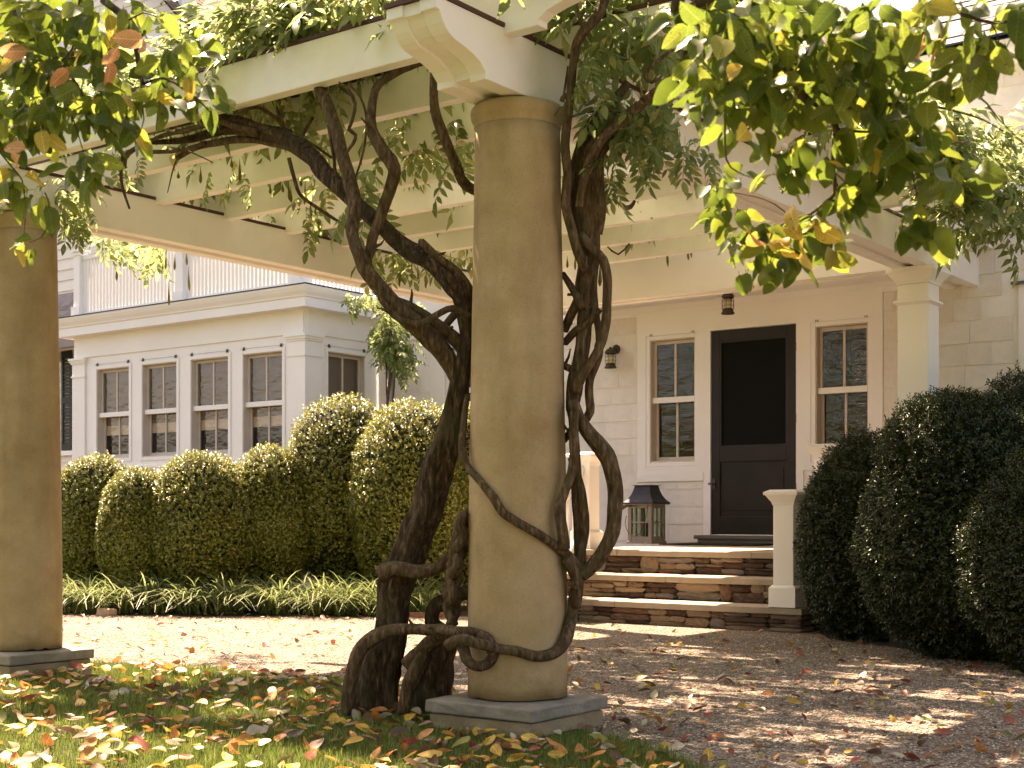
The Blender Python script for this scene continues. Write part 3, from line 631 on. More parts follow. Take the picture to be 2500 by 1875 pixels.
for q in posts:
    b = MB(); bpost(b, *q); b.build('post', M['trim'], balo)
b = MB(); b.box(-.025, .025, -.02, .02, zb0, zb1 - .03); bme = b.mesh('baluster', M['trim'])
for (x0, x1) in ((-18.2, -15.94), (-15.76, -13.52)):
    n = int((x1 - x0) / .079)
    for i in range(n): inst('baluster', bme, Matrix.Translation((x0 + (i + .5) * (x1 - x0) / n, yb, 0)), balo)
n = 17
for i in range(n): inst('baluster', bme, Matrix.Translation((-13.42, yb + .10 + i * .08, 0)), balo)

# --- upper storey behind the bay (seen through the leaves), and the lower wing at far left
UV = 17.2
cx = onV(447, 40, UV).x
uw = wall('upper_wall', cx - 9, cx, 3.5, 12.5, [(onV(255, 80, UV).x, onV(305, 80, UV).x, 7.9, 9.6)], UV, .2, 'y', M['paint'], house)
CL = []
b = MB(); b.add([(0, -.03, 0), (1, -.03, 0), (1, -.006, 1), (0, -.006, 1), (0, 0, 0), (1, 0, 0)], [(0, 1, 2, 3), (0, 4, 5, 1)]); clap = b.mesh('clapboard', M['shingle'])
for i in range(40):
    z = 4.1 + i * .21
    segs = [(cx - 9, cx)]
    wx0, wx1 = onV(255, 80, UV).x - .14, onV(305, 80, UV).x + .14
    if 7.6 < z < 9.7: segs = [(cx - 9, wx0), (wx1, cx)]
    for (a, e) in segs: inst('clapboard', clap, Matrix(((e - a, 0, 0, a), (0, 1, 0, UV), (0, 0, .215, z), (0, 0, 0, 1))), uw)
g = MB(); g.box(wx0 + .14, wx1 - .14, UV + .06, UV + .07, 7.9, 9.6); up = g.build('upper_window', M['glass'], house)
g = MB()
for s_ in ((wx0, wx0 + .14, 7.75, 9.75), (wx1 - .14, wx1, 7.75, 9.75)): g.box(s_[0], s_[1], UV - .04, UV - .001, s_[2], s_[3])
g.box(wx0 + .14, wx1 - .14, UV - .04, UV - .001, 9.6, 9.75); g.box(wx0 + .14, wx1 - .14, UV - .05, UV - .001, 7.75, 7.9); g.build('frame', M['trim'], up)
g = MB(); g.box((wx0 + wx1) / 2 - .015, (wx0 + wx1) / 2 + .015, UV + .03, UV + .055, 7.9, 9.6)
for z in (8.3, 8.7, 9.15): g.box(wx0 + .14, wx1 - .14, UV + .03, UV + .055, z - .012, z + .012)
g.build('muntin', M['sash'], up)
g = MB(); g.box(wx0, wx1, UV + .25, UV + .27, 7.6, 9.9); g.build('room', M['room'], up)
g = MB(); g.box(cx - .1, cx + .02, UV - .04, UV + .06, 3.5, 12.4); g.build('corner_board', M['trim'], house)
uw2 = wall('upper_side_wall', UV + .2, UV + 7, 3.5, 10.2, [], cx, .2, 'x', M['paint'], house)
for i in range(29):
    inst('clapboard', clap, Matrix(((0, -1, 0, cx), (6.8, 0, 0, UV + .1), (0, 0, .215, 4.1 + i * .21), (0, 0, 0, 1))), uw2)
zt = 10.15
rf = MB(); rf.add([(cx + .45, UV - .4, zt), (cx + .45, UV + 7, zt), (cx - 3.2, UV + 7, zt + 3.6), (cx - 3.2, UV - .4, zt + 3.6)], [(0, 1, 2, 3)]); rf.box(cx + .36, cx + .46, UV - .4, UV + 7, zt - .2, zt - .012)
urf = rf.build('upper_roof', M['cedar'], house)
CT = []
for k in range(3):
    b = MB(); b.box(.01, .99, -.02 + U(-.03, .03), 1.1, 0, 1); CT.append(b.mesh('shake', M['cedar']))
ra = math.atan2(3.6, 3.65)
for r in range(7):
    y = UV - .4
    while y < UV + 5.5:
        w = U(.14, .3); s = r * .2; ca, sa = math.cos(ra - .06), math.sin(ra - .06)
        Mx = Matrix(((0, -ca * .2, math.sin(ra) * .02, cx + .47 - s * math.cos(ra) + .012), (w, 0, 0, y), (0, sa * .2, math.cos(ra) * .02, zt + s * math.sin(ra) + .012), (0, 0, 0, 1)))
        inst('shake', random.choice(CT), Mx, urf); y += w
# far left wing
FV = 16.4
lw = wall('wing_wall', -30, -19.0, 0, 9, [], FV, .2, 'y', M['paint'], house)
x0, x1 = onV(120, 900, FV).x, onV(190, 900, FV).x
for i in range(36):
    z = 1.2 + i * .21
    if not (4.1 < z < 4.9): inst('clapboard', clap, Matrix(((8, 0, 0, -26.5), (0, 1, 0, FV), (0, 0, .215, z), (0, 0, 0, 1))), lw)
sa_, sb_ = onV(157, 900, FV).x, onV(181, 900, FV).x
zt_, zb_ = onV(165, 858, FV).z, onV(165, 1100, FV).z
g = MB(); g.box(sa_, sa_ + .06, FV - .07, FV - .035, zb_, zt_); g.box(sb_ - .06, sb_, FV - .07, FV - .035, zb_, zt_)
for z in (zb_, (zb_ + zt_) / 2 - .05, zt_ - .12): g.box(sa_ + .06, sb_ - .06, FV - .07, FV - .035, z, z + .12)
n = 26
for i in range(n): g.box(sa_ + .06, sb_ - .06, FV - .06, FV - .04, zb_ + .12 + i * (zt_ - zb_ - .2) / n, zb_ + .12 + (i + .7) * (zt_ - zb_ - .2) / n)
g.build('shutter', M['shutter'], house)
g = MB(); g.box(sa_ - .9, sa_ - .03, FV - .03, FV - .02, zb_, zt_); g.build('pane', M['glass'], house)
g = MB(); g.box(sa_ - 1.1, sb_ + .3, FV - .09, FV - .034, zt_ + .01, zt_ + .12); g.box(sa_ - 1.1, sb_ + .3, FV - .10, FV - .034, zb_ - .1, zb_ - .01); g.build('window_head', M['trim'], house)
g = MB(); za, zc = onV(160, 790, FV - .7).z, onV(160, 715, FV).z
g.add([(-30, FV - .75, za - .15), (-19, FV - .75, za - .15), (-19, FV, zc), (-30, FV, zc)], [(0, 1, 2, 3)]); g.box(-30, -19, FV - .76, FV - .6, za - .45, za - .16)
lr = g.build('pent_roof', M['roof_grey'], house)
RT = []
for k in range(3):
    b = MB(); b.box(.01, .99, -.02 + U(-.03, .03), 1.1, 0, 1); RT.append(b.mesh('roof_shingle', M['roof_grey']))
tiles(x0 - .8, x1 + .6, FV - .78, za - .14, math.atan2(zc - za + .15, .75), 6, .14, .18, .34, lr, RT, 'roof_shingle')

# ------------------------------------------------------------------ front steps of ledge stone
steps = thing('front_steps', 'three stone steps of stacked ledge stone up to the porch', 'steps', (-6.2, 10.47, 0))
ZT, YT = (.207, .425, .645), (10.47, 10.83, 11.2)
core = MB()
core.box(-7.72, -4.86, 10.55, 15, -.02, .148); core.box(-7.72, -4.86, 10.91, 15, .148, .366); core.box(-7.72, -4.86, 11.28, VD - .01, .366, .584)
core.build('core', M['mortar'], steps)
def rough_slab(name, x0, x1, y0, y1, z0, z1, mat, parent, seg=.06, amp=.006, seed=0, bevel=.006):
    import bmesh
    bm = bmesh.new(); nx, ny = max(1, int((x1 - x0) / seg)), max(1, int((y1 - y0) / seg))
    bmesh.ops.create_cube(bm, size=1)
    for v in bm.verts: v.co = Vector(((v.co.x + .5) * (x1 - x0) + x0, (v.co.y + .5) * (y1 - y0) + y0, (v.co.z + .5) * (z1 - z0) + z0))
    ex = [e for e in bm.edges if abs(e.verts[0].co.x - e.verts[1].co.x) > 1e-4]; bmesh.ops.subdivide_edges(bm, edges=ex, cuts=nx - 1, use_grid_fill=True) if nx > 1 else None
    ey = [e for e in bm.edges if abs(e.verts[0].co.y - e.verts[1].co.y) > 1e-4]; bmesh.ops.subdivide_edges(bm, edges=ey, cuts=ny - 1, use_grid_fill=True) if ny > 1 else None
    ez = [e for e in bm.edges if abs(e.verts[0].co.z - e.verts[1].co.z) > 1e-4]; bmesh.ops.subdivide_edges(bm, edges=ez, cuts=2, use_grid_fill=True)
    for v in bm.verts:
        n = noise.noise_vector(v.co * 9 + Vector((seed, 0, 0))) * amp + noise.noise_vector(v.co * 30 + Vector((seed, 0, 0))) * amp * .6
        n.z *= .4; v.co += n
        if z1 - v.co.z < .012 and (min(v.co.x - x0, x1 - v.co.x) < .01 or min(v.co.y - y0, y1 - v.co.y) < .01): v.co.z -= .006
    o_ = org(parent)
    for v in bm.verts: v.co -= o_
    me = bpy.data.meshes.new(name); bm.to_mesh(me); bm.free(); me.materials.append(mat)
    o = bpy.data.objects.new(name, me); link(o, parent)
    if parent is not None: ORG[o.name] = o_
    if bevel:
        b = o.modifiers.new('bevel', 'BEVEL'); b.width = bevel; b.segments = 2; b.limit_method = 'ANGLE'; b.angle_limit = math.radians(50)
    return o
for (z, y0, y1, cuts) in ((ZT[0], YT[0], YT[1] + .06, (-7.75, -6.62, -4.80)), (ZT[1], YT[1], YT[2] + .06, (-7.75, -6.3, -4.83)), (ZT[2], YT[2], 12.4, (-7.75, -7.05, -5.62, -4.80)), (ZT[2], 12.404, 13.5, (-7.75, -6.9, -5.4, -4.80)), (ZT[2], 13.504, VD - .006, (-7.75, -7.3, -5.9, -4.80))):
    for k in range(len(cuts) - 1): rough_slab('tread_slab', cuts[k] + .003, cuts[k + 1] - .003, y0, y1, z - .06, z, M['tread'], steps, amp=.004, seed=k * 3 + z)
import bmesh
STONES = []
for k in range(9):
    bm = bmesh.new(); bmesh.ops.create_cube(bm, size=1); bmesh.ops.subdivide_edges(bm, edges=bm.edges[:], cuts=2, use_grid_fill=True)
    for v in bm.verts:
        q = v.co.copy(); l = max(abs(q.x), abs(q.z)) * 2
        e = 1 - .17 * (abs(q.x) * 2) ** 3 * (abs(q.z) * 2) ** 3
        v.co = Vector((q.x * e, q.y, q.z * e)) + noise.noise_vector(q * 2.3 + Vector((k * 7.1, 0, 0))) * .15
        if v.co.y < -.3: v.co.y += .22 * (l ** 3) * .8 + noise.noise(q * 3 + Vector((0, k * 5, 0))) * .15
    me = bpy.data.meshes.new('stone'); bm.to_mesh(me); bm.free(); me.materials.append(M['stone'])
    STONES.append(me)
def put_stone(x0, x1, z0, z1, y, ax='y'):
    g = .003; dpt = U(.07, .11); pr = U(-.018, .018)
    w, h = x1 - x0 - g, z1 - z0 - g
    if ax == 'y': Mx = Matrix(((w, 0, 0, (x0 + x1) / 2), (0, dpt, 0, y + .045 + pr), (0, 0, h, (z0 + z1) / 2), (0, 0, 0, 1)))
    else: Mx = Matrix(((0, -dpt, 0, y - .045 + pr), (w, 0, 0, (x0 + x1) / 2), (0, 0, h, (z0 + z1) / 2), (0, 0, 0, 1)))
    if random.random() < .5: Mx = Mx @ Matrix.Diagonal((-1, 1, 1, 1)) if False else Mx @ Matrix.Rotation(math.pi, 4, 'Y')
    inst('stone', random.choice(STONES), Mx, steps)
def stone_face(x0, x1, z0, z1, y, ax='y'):
    x = x0
    while x < x1 - .02:
        H = z1 - z0
        if random.random() < .32: w = min(U(.11, .22), x1 - x); put_stone(x, x + w, z0, z1, y, ax); x += w; continue
        w = min(U(.22, .46), x1 - x)
        if x1 - x - w < .1: w = x1 - x
        rows = random.choice((2, 3, 3, 4)); cuts = [0] + sorted(min(.95, max(.05, (i + U(-.3, .3)) / rows)) for i in range(1, rows)) + [1]
        for r in range(rows):
            a, b = z0 + cuts[r] * H, z0 + cuts[r + 1] * H
            if random.random() < .55 and w > .24:
                m = x + w * U(.35, .65); put_stone(x, m, a, b, y, ax); put_stone(m, x + w, a, b, y, ax)
            else: put_stone(x, x + w, a, b, y, ax)
        x += w
stone_face(-7.7, -4.83, -.01, .147, 10.50); stone_face(-7.7, -4.86, .208, .365, 10.86); stone_face(-7.7, -4.86, .426, .585, 11.23)
stone_face(10.52, 11.6, -.01, .147, -4.83, 'x')

def newel(x, y, z0, top, par):
    b = MB(); h = .092
    b.box(x - h, x + h, y - h, y + h, z0 + .185, top - .10); o = b.build('newel', M['trim'], par, bevel=.006)
    c = MB(); e = .028
    c.box(x - h - e, x + h + e, y - h - e, y + h + e, z0, z0 + .16)
    def ring(z_0, z_1, e0, e1):
        c.add([(x - h - e0, y - h - e0, z_0), (x + h + e0, y - h - e0, z_0), (x + h + e0, y + h + e0, z_0), (x - h - e0, y + h + e0, z_0),
               (x - h - e1, y - h - e1, z_1), (x + h + e1, y - h - e1, z_1), (x + h + e1, y + h + e1, z_1), (x - h - e1, y + h + e1, z_1)],
              [(0, 3, 2, 1), (4, 5, 6, 7), (0, 1, 5, 4), (1, 2, 6, 5), (2, 3, 7, 6), (3, 0, 4, 7)])
    ring(z0 + .1605, z0 + .185, .028, .004)
    c.build('base', M['trim'], o)
    c = MB(); ring(top - .13, top - .10, .004, .012); ring(top - .0995, top - .045, .014, .05); ring(top - .0445, top - .022, .06, .062); ring(top - .0215, top, .062, .02); c.build('cap', M['trim'], o)
    return o
def railing(x, label):
    t = thing('stair_railing', label, 'railing', (x, 10.6, .2), 'stair railings')
    newel(x, 10.58, .207, 1.185, t); newel(x, 11.40, .646, 1.60, t)
    P = [(Vector((x, 10.66, 1.02)), .04), (Vector((x, 10.85, 1.06)), .04), (Vector((x, 11.05, 1.17)), .04), (Vector((x, 11.2, 1.33)), .04), (Vector((x, 11.31, 1.44)), .04)]
    pts, rad = spline(P, .03); b = MB(); b.tube(pts, rad, 8); b.build('handrail', M['trim'], t, smooth=True)
    P2 = [(q[0] - Vector((0, 0, .62)), .03) for q in P[:3]] + [(Vector((x, 11.2, .72)), .03), (Vector((x, 11.31, .78)), .03)]
    pts, rad = spline(P2, .05); b = MB(); b.tube(pts, rad, 8); b.build('lower_rail', M['trim'], t, smooth=True)
    for k in range(5):
        y = 10.74 + k * .11
        zt = 1.02 + max(0, (y - 10.66)) ** 1.6 * .95; b = MB(); b.box(x - .016, x + .016, y - .016, y + .016, zt - .62, zt); b.build('baluster', M['trim'], t)
    return t
railing(-4.975, 'white stair railing with square newels beside the dark hedge')
railing(-7.53, 'white stair railing at the end of the steps behind the stone column')

# ------------------------------------------------------------------ lanterns, mat
def cage_lantern(name, label, x, y, z0, hang, wy=None):
    t = thing(name, label, 'lantern', (x, y, z0))
    b = MB(); b.lathe([(.074, z0), (.078, z0 + .008), (.062, z0 + .035), (.058, z0 + .06), (.045, z0 + .062)], x, y, 28); b.build('base', M['iron'], t, smooth=True)
    b = MB(); b.lathe([(.046, z0 + .06), (.048, z0 + .10), (.048, z0 + .17)], x, y, 28); b.build('globe', M['frost'], t, smooth=True)
    b = MB(); b.lathe([(.052, z0 + .168), (.054, z0 + .182), (.068, z0 + .19), (.074, z0 + .198), (.062, z0 + .222), (.045, z0 + .238), (.022, z0 + .248), (.016, z0 + .262), (.010, z0 + .268)], x, y, 28); b.build('hood', M['iron'], t, smooth=True)
    b = MB()
    for zz in (z0 + .095, z0 + .145):
        R = .068; pts = [Vector((x + R * math.cos(a * math.pi / 12), y + R * math.sin(a * math.pi / 12), zz)) for a in range(25)]; b.tube(pts, [.0026] * 25, 5)
    for a in range(8):
        an = a * math.pi / 4 + .2; q = lambda R, z: Vector((x + R * math.cos(an), y + R * math.sin(an), z))
        b.tube([q(.058, z0 + .04), q(.070, z0 + .055), q(.071, z0 + .12), q(.071, z0 + .17), q(.060, z0 + .19)], [.0024] * 5, 5)
    b.build('cage', M['iron'], t, smooth=True)
    b = MB()
    if hang:
        b.tube([Vector((x, y, z0 + .262)), Vector((x, y, 3.56))], [.006, .006], 8); b.lathe([(.05, 3.545), (.052, 3.559)], x, y, 20); b.build('stem', M['iron'], t, smooth=True)
    else:
        b.tube([Vector((x, y + .045, z0 + .225)), Vector((x + .005, y + .075, z0 + .245)), Vector((x + .01, wy - .02, z0 + .25))], [.02, .026, .03], 12)
        k = len(b.v); prof = [(.058, 0), (.058, -.012), (.046, -.03), (.02, -.038)]
        vv = [(x + .01 + r * math.cos(i * math.pi / 12), wy - .016 + dy, z0 + .25 + r * math.sin(i * math.pi / 12)) for (r, dy) in prof for i in range(24)]
        b.add(vv, [(q * 24 + i, q * 24 + (i + 1) % 24, (q + 1) * 24 + (i + 1) % 24, (q + 1) * 24 + i) for q in range(3) for i in range(24)] + [tuple(range(72, 96))])
        b.build('wall_bracket', M['iron'], t, smooth=True)
cage_lantern('wall_lantern', 'bronze caged wall lantern on the shingles beside the narrower window', -9.27, VD - .14, 2.83, False, VD)
cage_lantern('wall_lantern', 'bronze caged wall lantern half hidden behind the square porch post', -5.475, VD - .14, 2.87, False, VD)
cage_lantern('hanging_lantern', 'bronze caged lantern hanging above the black screen door', -7.37, 14.087, 3.285, True)

fx, fy, fz0 = -8.398, 14.0, .645
t = thing('floor_lantern', 'wooden floor lantern with dark flared metal roof standing on the porch', 'lantern', (fx, fy, fz0))
h = .162; zr_ = 1.115
b = MB()
for sx in (-1, 1):
    for sy in (-1, 1):
        b.box(fx + sx * h - (.045 if sx > 0 else 0), fx + sx * h + (.045 if sx < 0 else 0), fy + sy * h - (.045 if sy > 0 else 0), fy + sy * h + (.045 if sy < 0 else 0), fz0 + .03, zr_)
for (z0_, z1_) in ((fz0 + .03, fz0 + .085), (zr_ - .05, zr_)):
    b.box(fx - h + .045, fx + h - .045, fy - h + .004, fy - h + .034, z0_, z1_); b.box(fx - h + .045, fx + h - .045, fy + h - .034, fy + h - .004, z0_, z1_)
    b.box(fx - h + .004, fx - h + .034, fy - h + .045, fy + h - .045, z0_, z1_); b.box(fx + h - .034, fx + h - .004, fy - h + .045, fy + h - .045, z0_, z1_)
b.build('frame', M['wood'], t, bevel=.003)
b = MB(); b.box(fx - h - .012, fx + h + .012, fy - h - .012, fy + h + .012, fz0 + .001, fz0 + .03); b.build('base', M['wood'], t, bevel=.003)
for (sx, sy) in ((0, -1), (0, 1), (1, 0), (-1, 0)):
    g = MB(); m_ = MB(); zc = (fz0 + .085 + zr_ - .05) / 2
    if sy: 
        g.box(fx - h + .045, fx + h - .045, fy + sy * (h - .02) - .002, fy + sy * (h - .02) + .002, fz0 + .085, zr_ - .05)
        m_.box(fx - .008, fx + .008, fy + sy * (h - .019) - .009, fy + sy * (h - .019) + .009, fz0 + .085, zr_ - .05); m_.box(fx - h + .045, fx + h - .045, fy + sy * (h - .019) - .007, fy + sy * (h - .019) + .007, zc - .008, zc + .008)
    else:
        g.box(fx + sx * (h - .02) - .002, fx + sx * (h - .02) + .002, fy - h + .045, fy + h - .045, fz0 + .085, zr_ - .05)
        m_.box(fx + sx * (h - .019) - .009, fx + sx * (h - .019) + .009, fy - .008, fy + .008, fz0 + .085, zr_ - .05); m_.box(fx + sx * (h - .019) - .007, fx + sx * (h - .019) + .007, fy - h + .045, fy + h - .045, zc - .008, zc + .008)
    g.build('pane', M['lglass'], t); m_.build('glazing_bar', M['wood'], t)
b = MB(); b.lathe([(.03, fz0 + .031), (.03, fz0 + .26)], fx + .02, fy, 16); b.build('candle', M['lead'], t, smooth=True)
rp = [(.205, zr_ + .001), (.205, zr_ + .016), (.165, zr_ + .055), (.135, zr_ + .105), (.115, zr_ + .16), (.103, zr_ + .215)]
b = MB(); 
for k in range(len(rp) - 1):
    (r0, z0_), (r1, z1_) = rp[k], rp[k + 1]
    b.add([(fx - r0, fy - r0, z0_), (fx + r0, fy - r0, z0_), (fx + r0, fy + r0, z0_), (fx - r0, fy + r0, z0_), (fx - r1, fy - r1, z1_), (fx + r1, fy - r1, z1_), (fx + r1, fy + r1, z1_), (fx - r1, fy + r1, z1_)],
          [(0, 1, 5, 4), (1, 2, 6, 5), (2, 3, 7, 6), (3, 0, 4, 7)] + ([(4, 5, 6, 7)] if k == len(rp) - 2 else []) + ([(0, 3, 2, 1)] if k == 0 else []))
b.build('roof', M['lead'], t)
b = MB(); b.box(fx - .122, fx + .122, fy - .122, fy + .122, zr_ + .2155, zr_ + .222); b.build('roof_cap', M['lead'], t)
b = MB(); b.box(fx - .2, fx + .2, fy - .2, fy + .2, zr_ - .008, zr_); b.build('eave_board', M['wood'], t)
P = [(Vector((fx + .13, fy - h - .02, zr_)), .004), (Vector((fx + .10, fy - h - .03, fz0 + .30)), .004), (Vector((fx + .02, fy - h - .03, fz0 + .12)), .004), (Vector((fx - .10, fy - h - .03, fz0 + .10)), .004), (Vector((fx - h - .02, fy - h - .02, fz0 + .22)), .004), (Vector((fx - h - .012, fy - h - .01, fz0 + .33)), .004)]
pts, rad = spline(P, .02); b = MB(); b.tube(pts, rad, 6); b.build('carry_wire', M['iron'], t)
b = MB(); b.box(-7.85, -6.7, 13.35, 14.1, .6465, .662); o = b.build('door_mat', M['mat'], bevel=.004); tag(o, 'black door mat lying in front of the screen door', 'mat')

# ------------------------------------------------------------------ columns
def stone_column(x, y, label, seed):
    t = thing('stone_column', label, 'column', (x, y, 0), 'stone pergola columns')
    ns = 72; prof = []
    z = .139
    for i in range(41):
        k = i / 40; zz = .139 + k * (2.716 - .139)
        prof.append((.2268 - .0345 * max(0, (k - .12) / .88) ** 1.35, zz))
    b = MB(); b.lathe(prof, x, y, ns)
    vv = []
    for (px_, py_, pz_) in b.v:
        q = Vector((px_, py_, pz_)); d_ = (q - Vector((x, y, pz_))); r_ = d_.length
        if r_ > 1e-6:
            r2 = r_ + noise.noise(q * 2.1 + Vector((seed, 0, 0))) * .0022 + noise.noise(q * 9 + Vector((seed, 0, 0))) * .0012
            q = Vector((x, y, pz_)) + d_ * (r2 / r_)
            if pz_ < .15:
                a_ = math.atan2(d_.y, d_.x)
                q.z += max(0, noise.noise(Vector((a_ * 3.5 + seed, seed, 0))) - .15) * .06 + .006
        vv.append(tuple(q))
    b.v = vv; b.build('shaft', M['column'], t, smooth=True)
    b = MB(); cp = [(.1915, 2.713), (.1965, 2.716), (.1985, 2.722), (.1975, 2.729), (.1995, 2.738), (.207, 2.750), (.214, 2.766), (.2155, 2.786), (.212, 2.80), (.203, 2.81), (.190, 2.815)]
    b.lathe(cp, x, y, ns); b.build('capital', M['column'], t, smooth=True)
    rough_slab('plinth_slab', x - .2992, x + .2992, y - .2992, y + .2992, .074, .1385, M['slab'], t, amp=.007, seed=seed, bevel=.008)
    rough_slab('plinth_base', x - .284, x + .284, y - .284, y + .284, -.05, .0735, M['base'], t, amp=.008, seed=seed + 5, bevel=.006)
    return t
C1, C2 = (-3.702, 5.033), (-7.506, 5.033)
stone_column(*C1, 'tall tapering stone column wrapped by the twisted vine in the middle', 1.3)
stone_column(*C2, 'warm tan stone column on the lawn edge without a vine trunk', 8.7)

# ------------------------------------------------------------------ pergola
perg = thing('pergola', 'white timber pergola with scroll cut beam and rafter ends', 'pergola', (-5.6, 7, 2.82))
OG = [(0, 0), (.12, .19), (.28, .30), (.45, .38), (.69, .46), (.80, .55), (.857, .63), (.92, .75), (.95, .84), (1, 1)]
def beam_prof(y0, y1, ztop, zbot, tip):
    """(y,z) outline, ogee at the y0 end"""
    p = [(y1, zbot), (y0, zbot), (y0, zbot + .03)]
    for (a, b_) in OG[1:]: p.append((y0 - a * tip, zbot + .03 + b_ * (ztop - .05 - zbot - .03)))
    p += [(y0 - tip - .022, ztop - .05), (y0 - tip - .022, ztop), (y1, ztop)]
    return p
for xb, yend in ((C1[0], VR - .004), (C2[0], 10.0)):
    bt = MB()
    bt.prism(beam_prof(4.622, yend, 3.0755, 2.82, .31), 'x', xb - .135, xb - .046); bt.prism(beam_prof(4.622, yend, 3.0755, 2.82, .31), 'x', xb + .046, xb + .135)
    bo = bt.build('beam', M['paint'], perg, bevel=.004)
    fl = MB(); fl.prism(beam_prof(4.634, yend, 3.0745, 2.842, .312), 'x', xb - .0455, xb + .0455); fl.build('filler', M['trim'], bo)
    cp = MB(); cp.box(xb - .142, xb + .142, 4.28, min(yend, 9.8), 3.0765, 3.094); cp.build('flashing', M['cap'], bo)
ZR0, ZR1 = 3.047, 3.262
def raft_prof():
    L, R = -8.02, -3.385; p = [(L, ZR0), (R, ZR0), (R, ZR0 + .025)]
    tip = .36
    for (a, b_) in OG[1:]: p.append((R + a * tip, ZR0 + .025 + b_ * (ZR1 - .045 - ZR0 - .025)))
    p += [(R + tip + .02, ZR1 - .045), (R + tip + .02, ZR1), (L - tip - .02, ZR1), (L - tip - .02, ZR1 - .045)]
    for (a, b_) in OG[:0:-1]: p.append((L - a * tip, ZR0 + .025 + b_ * (ZR1 - .045 - ZR0 - .025)))
    p += [(L, ZR0 + .025)]
    return p
RV = [4.749 + .594 * i for i in range(9)]
r0 = MB(); r0.prism(raft_prof(), 'y', -.036, .036)
rme = None; cme = None
for i, v in enumerate(RV):
    if i == 0:
        q = MB(); q.prism(raft_prof(), 'y', v - .0, v + .072); ro = q.build('rafter', M['paint'], perg, bevel=.004); rme = ro.data
        q = MB(); q.box(-8.42, -2.985, v - .007, v + .079, ZR1 + .001, ZR1 + .018); co = q.build('flashing', M['cap'], ro); cme = co.data
    else:
        r2 = ro.copy(); link(r2, perg); r2.location = (0, v - RV[0], 0); ORG[r2.name] = ORG[ro.name] + Vector((0, v - RV[0], 0))
        c2 = co.copy(); link(c2, r2)

# ------------------------------------------------------------------ leaf shapes
def leaflet(l, w, fold=.25, droop=.15, y0=0.0, seg=3):
    """pointed leaf along +Y: list of verts, tris"""
    V = []; F = []
    prof = [(.0, .0), (.28, .85), (.58, 1.0), (.82, .55), (1.0, 0.0)] if seg > 2 else [(.0, .0), (.4, 1.0), (1.0, 0.0)]
    for (a, ww) in prof:
        y = y0 + a * l; z = -droop * l * a * a
        if ww == 0: V.append((0, y, z))
        else: V += [(-w * .5 * ww, y, z + fold * w * .5 * ww), (0, y, z), (w * .5 * ww, y, z + fold * w * .5 * ww)]
    k = 1
    F += [(0, 2, 1), (0, 3, 2)]
    for i in range(len(prof) - 3):
        a, b = k, k + 3
        F += [(a, a + 1, b + 1), (a, b + 1, b), (a + 1, a + 2, b + 2), (a + 1, b + 2, b + 1)]; k += 3
    e = len(V) - 1
    F += [(k, k + 1, e), (k + 1, k + 2, e)]
    return V, F
def compound(n=5, L=.26, ll=.075, lw=.030, sway=0.0, seg=3):
    """pinnate leaf along +Y with drooping leaflets"""
    V = []; F = []
    def put(v, f, M4):
        b = len(V)
        for p in v: V.append(tuple(M4 @ Vector(p)))
        for t_ in f: F.append(tuple(b + i for i in t_))
    def rp(s): return Vector((sway * s * s * L, s * L, -.25 * L * s * s))
    w = .0016; k = 6
    rb = len(V)
    for i in range(k + 1):
        p = rp(i / k); V.append((p.x - w, p.y, p.z)); V.append((p.x + w, p.y, p.z))
    for i in range(k): F.append((rb + 2 * i, rb + 2 * i + 1, rb + 2 * i + 3)); F.append((rb + 2 * i, rb + 2 * i + 3, rb + 2 * i + 2))
    for i in range(n):
        s = .25 + .68 * i / (n - 1)
        for sg in (-1, 1):
            sc = U(.8, 1.1) * (1 - .25 * abs(i / (n - 1) - .4)); v, f = leaflet(ll * sc, lw * sc, .3, U(.15, .5), seg=seg)
            d_ = Vector((sg * U(.75, 1.0), U(.45, .75), U(-.55, -.05))); put(v, f, frame(rp(s), d_, Vector((sg * .1 + U(-.3, .3), U(-.2, .3), 1))))
    v, f = leaflet(ll * 1.1, lw * 1.1, .25, .3, seg=seg); put(v, f, frame(rp(1), Vector((U(-.2, .2), 1, -.5)), Vector((0, .3, 1))))
    return V, F
WL_T = [compound(5, .24, .085, .034, U(-.3, .3)) for _ in range(5)]
WL_S = [compound(4, .24, .10, .042, U(-.3, .3), seg=2) for _ in range(4)]
def mesh_of(name, tmpl, mat, smooth=True): return np_mesh(name, tmpl[0], tmpl[1], mat, smooth=smooth)
WL_M = [mesh_of('leaf', t_, M['wist']) for t_ in WL_T]
def tree_leaf(l=.105, w=.058, curl=.0):
    V = []; F = []; n = 7
    for i in range(n + 1):
        a = i / n; ww = (math.sin(math.pi * min(1, a * .93 + .04) ** .85) ** .8) if 0 < a < 1 else 0
        y = .018 + a * l; z = -.20 * l * a * a + curl * math.sin(a * 6) * .006; hw = w * .5 * ww
        V += [(-hw, y, z + hw * .28 + U(-1, 1) * curl * .003), (0, y, z), (hw, y, z + hw * .28 + U(-1, 1) * curl * .003)]
    for i in range(n):
        a, b = 3 * i, 3 * i + 3
        F += [(a, a + 1, b + 1), (a, b + 1, b), (a + 1, a + 2, b + 2), (a + 1, b + 2, b + 1)]
    b = len(V); V += [(-.0012, 0, .004), (.0012, 0, .004), (.0012, .02, 0), (-.0012, .02, 0)]; F += [(b, b + 1, b + 2), (b, b + 2, b + 3)]
    return V, F
TL_T = [tree_leaf(U(.095, .112), U(.052, .064), U(0, 1.5)) for _ in range(5)]
TL_M = {k: [mesh_of('leaf', t_, M['tree_veined' if k == 'tree' else k]) for t_ in TL_T] for k in ('tree', 'leaf_y', 'leaf_o')}
def simple_leaf(l=.1, w=.055): return leaflet(l, w, .3, .2, .01, seg=2)
TS_T = [simple_leaf(), simple_leaf(.115, .06)]
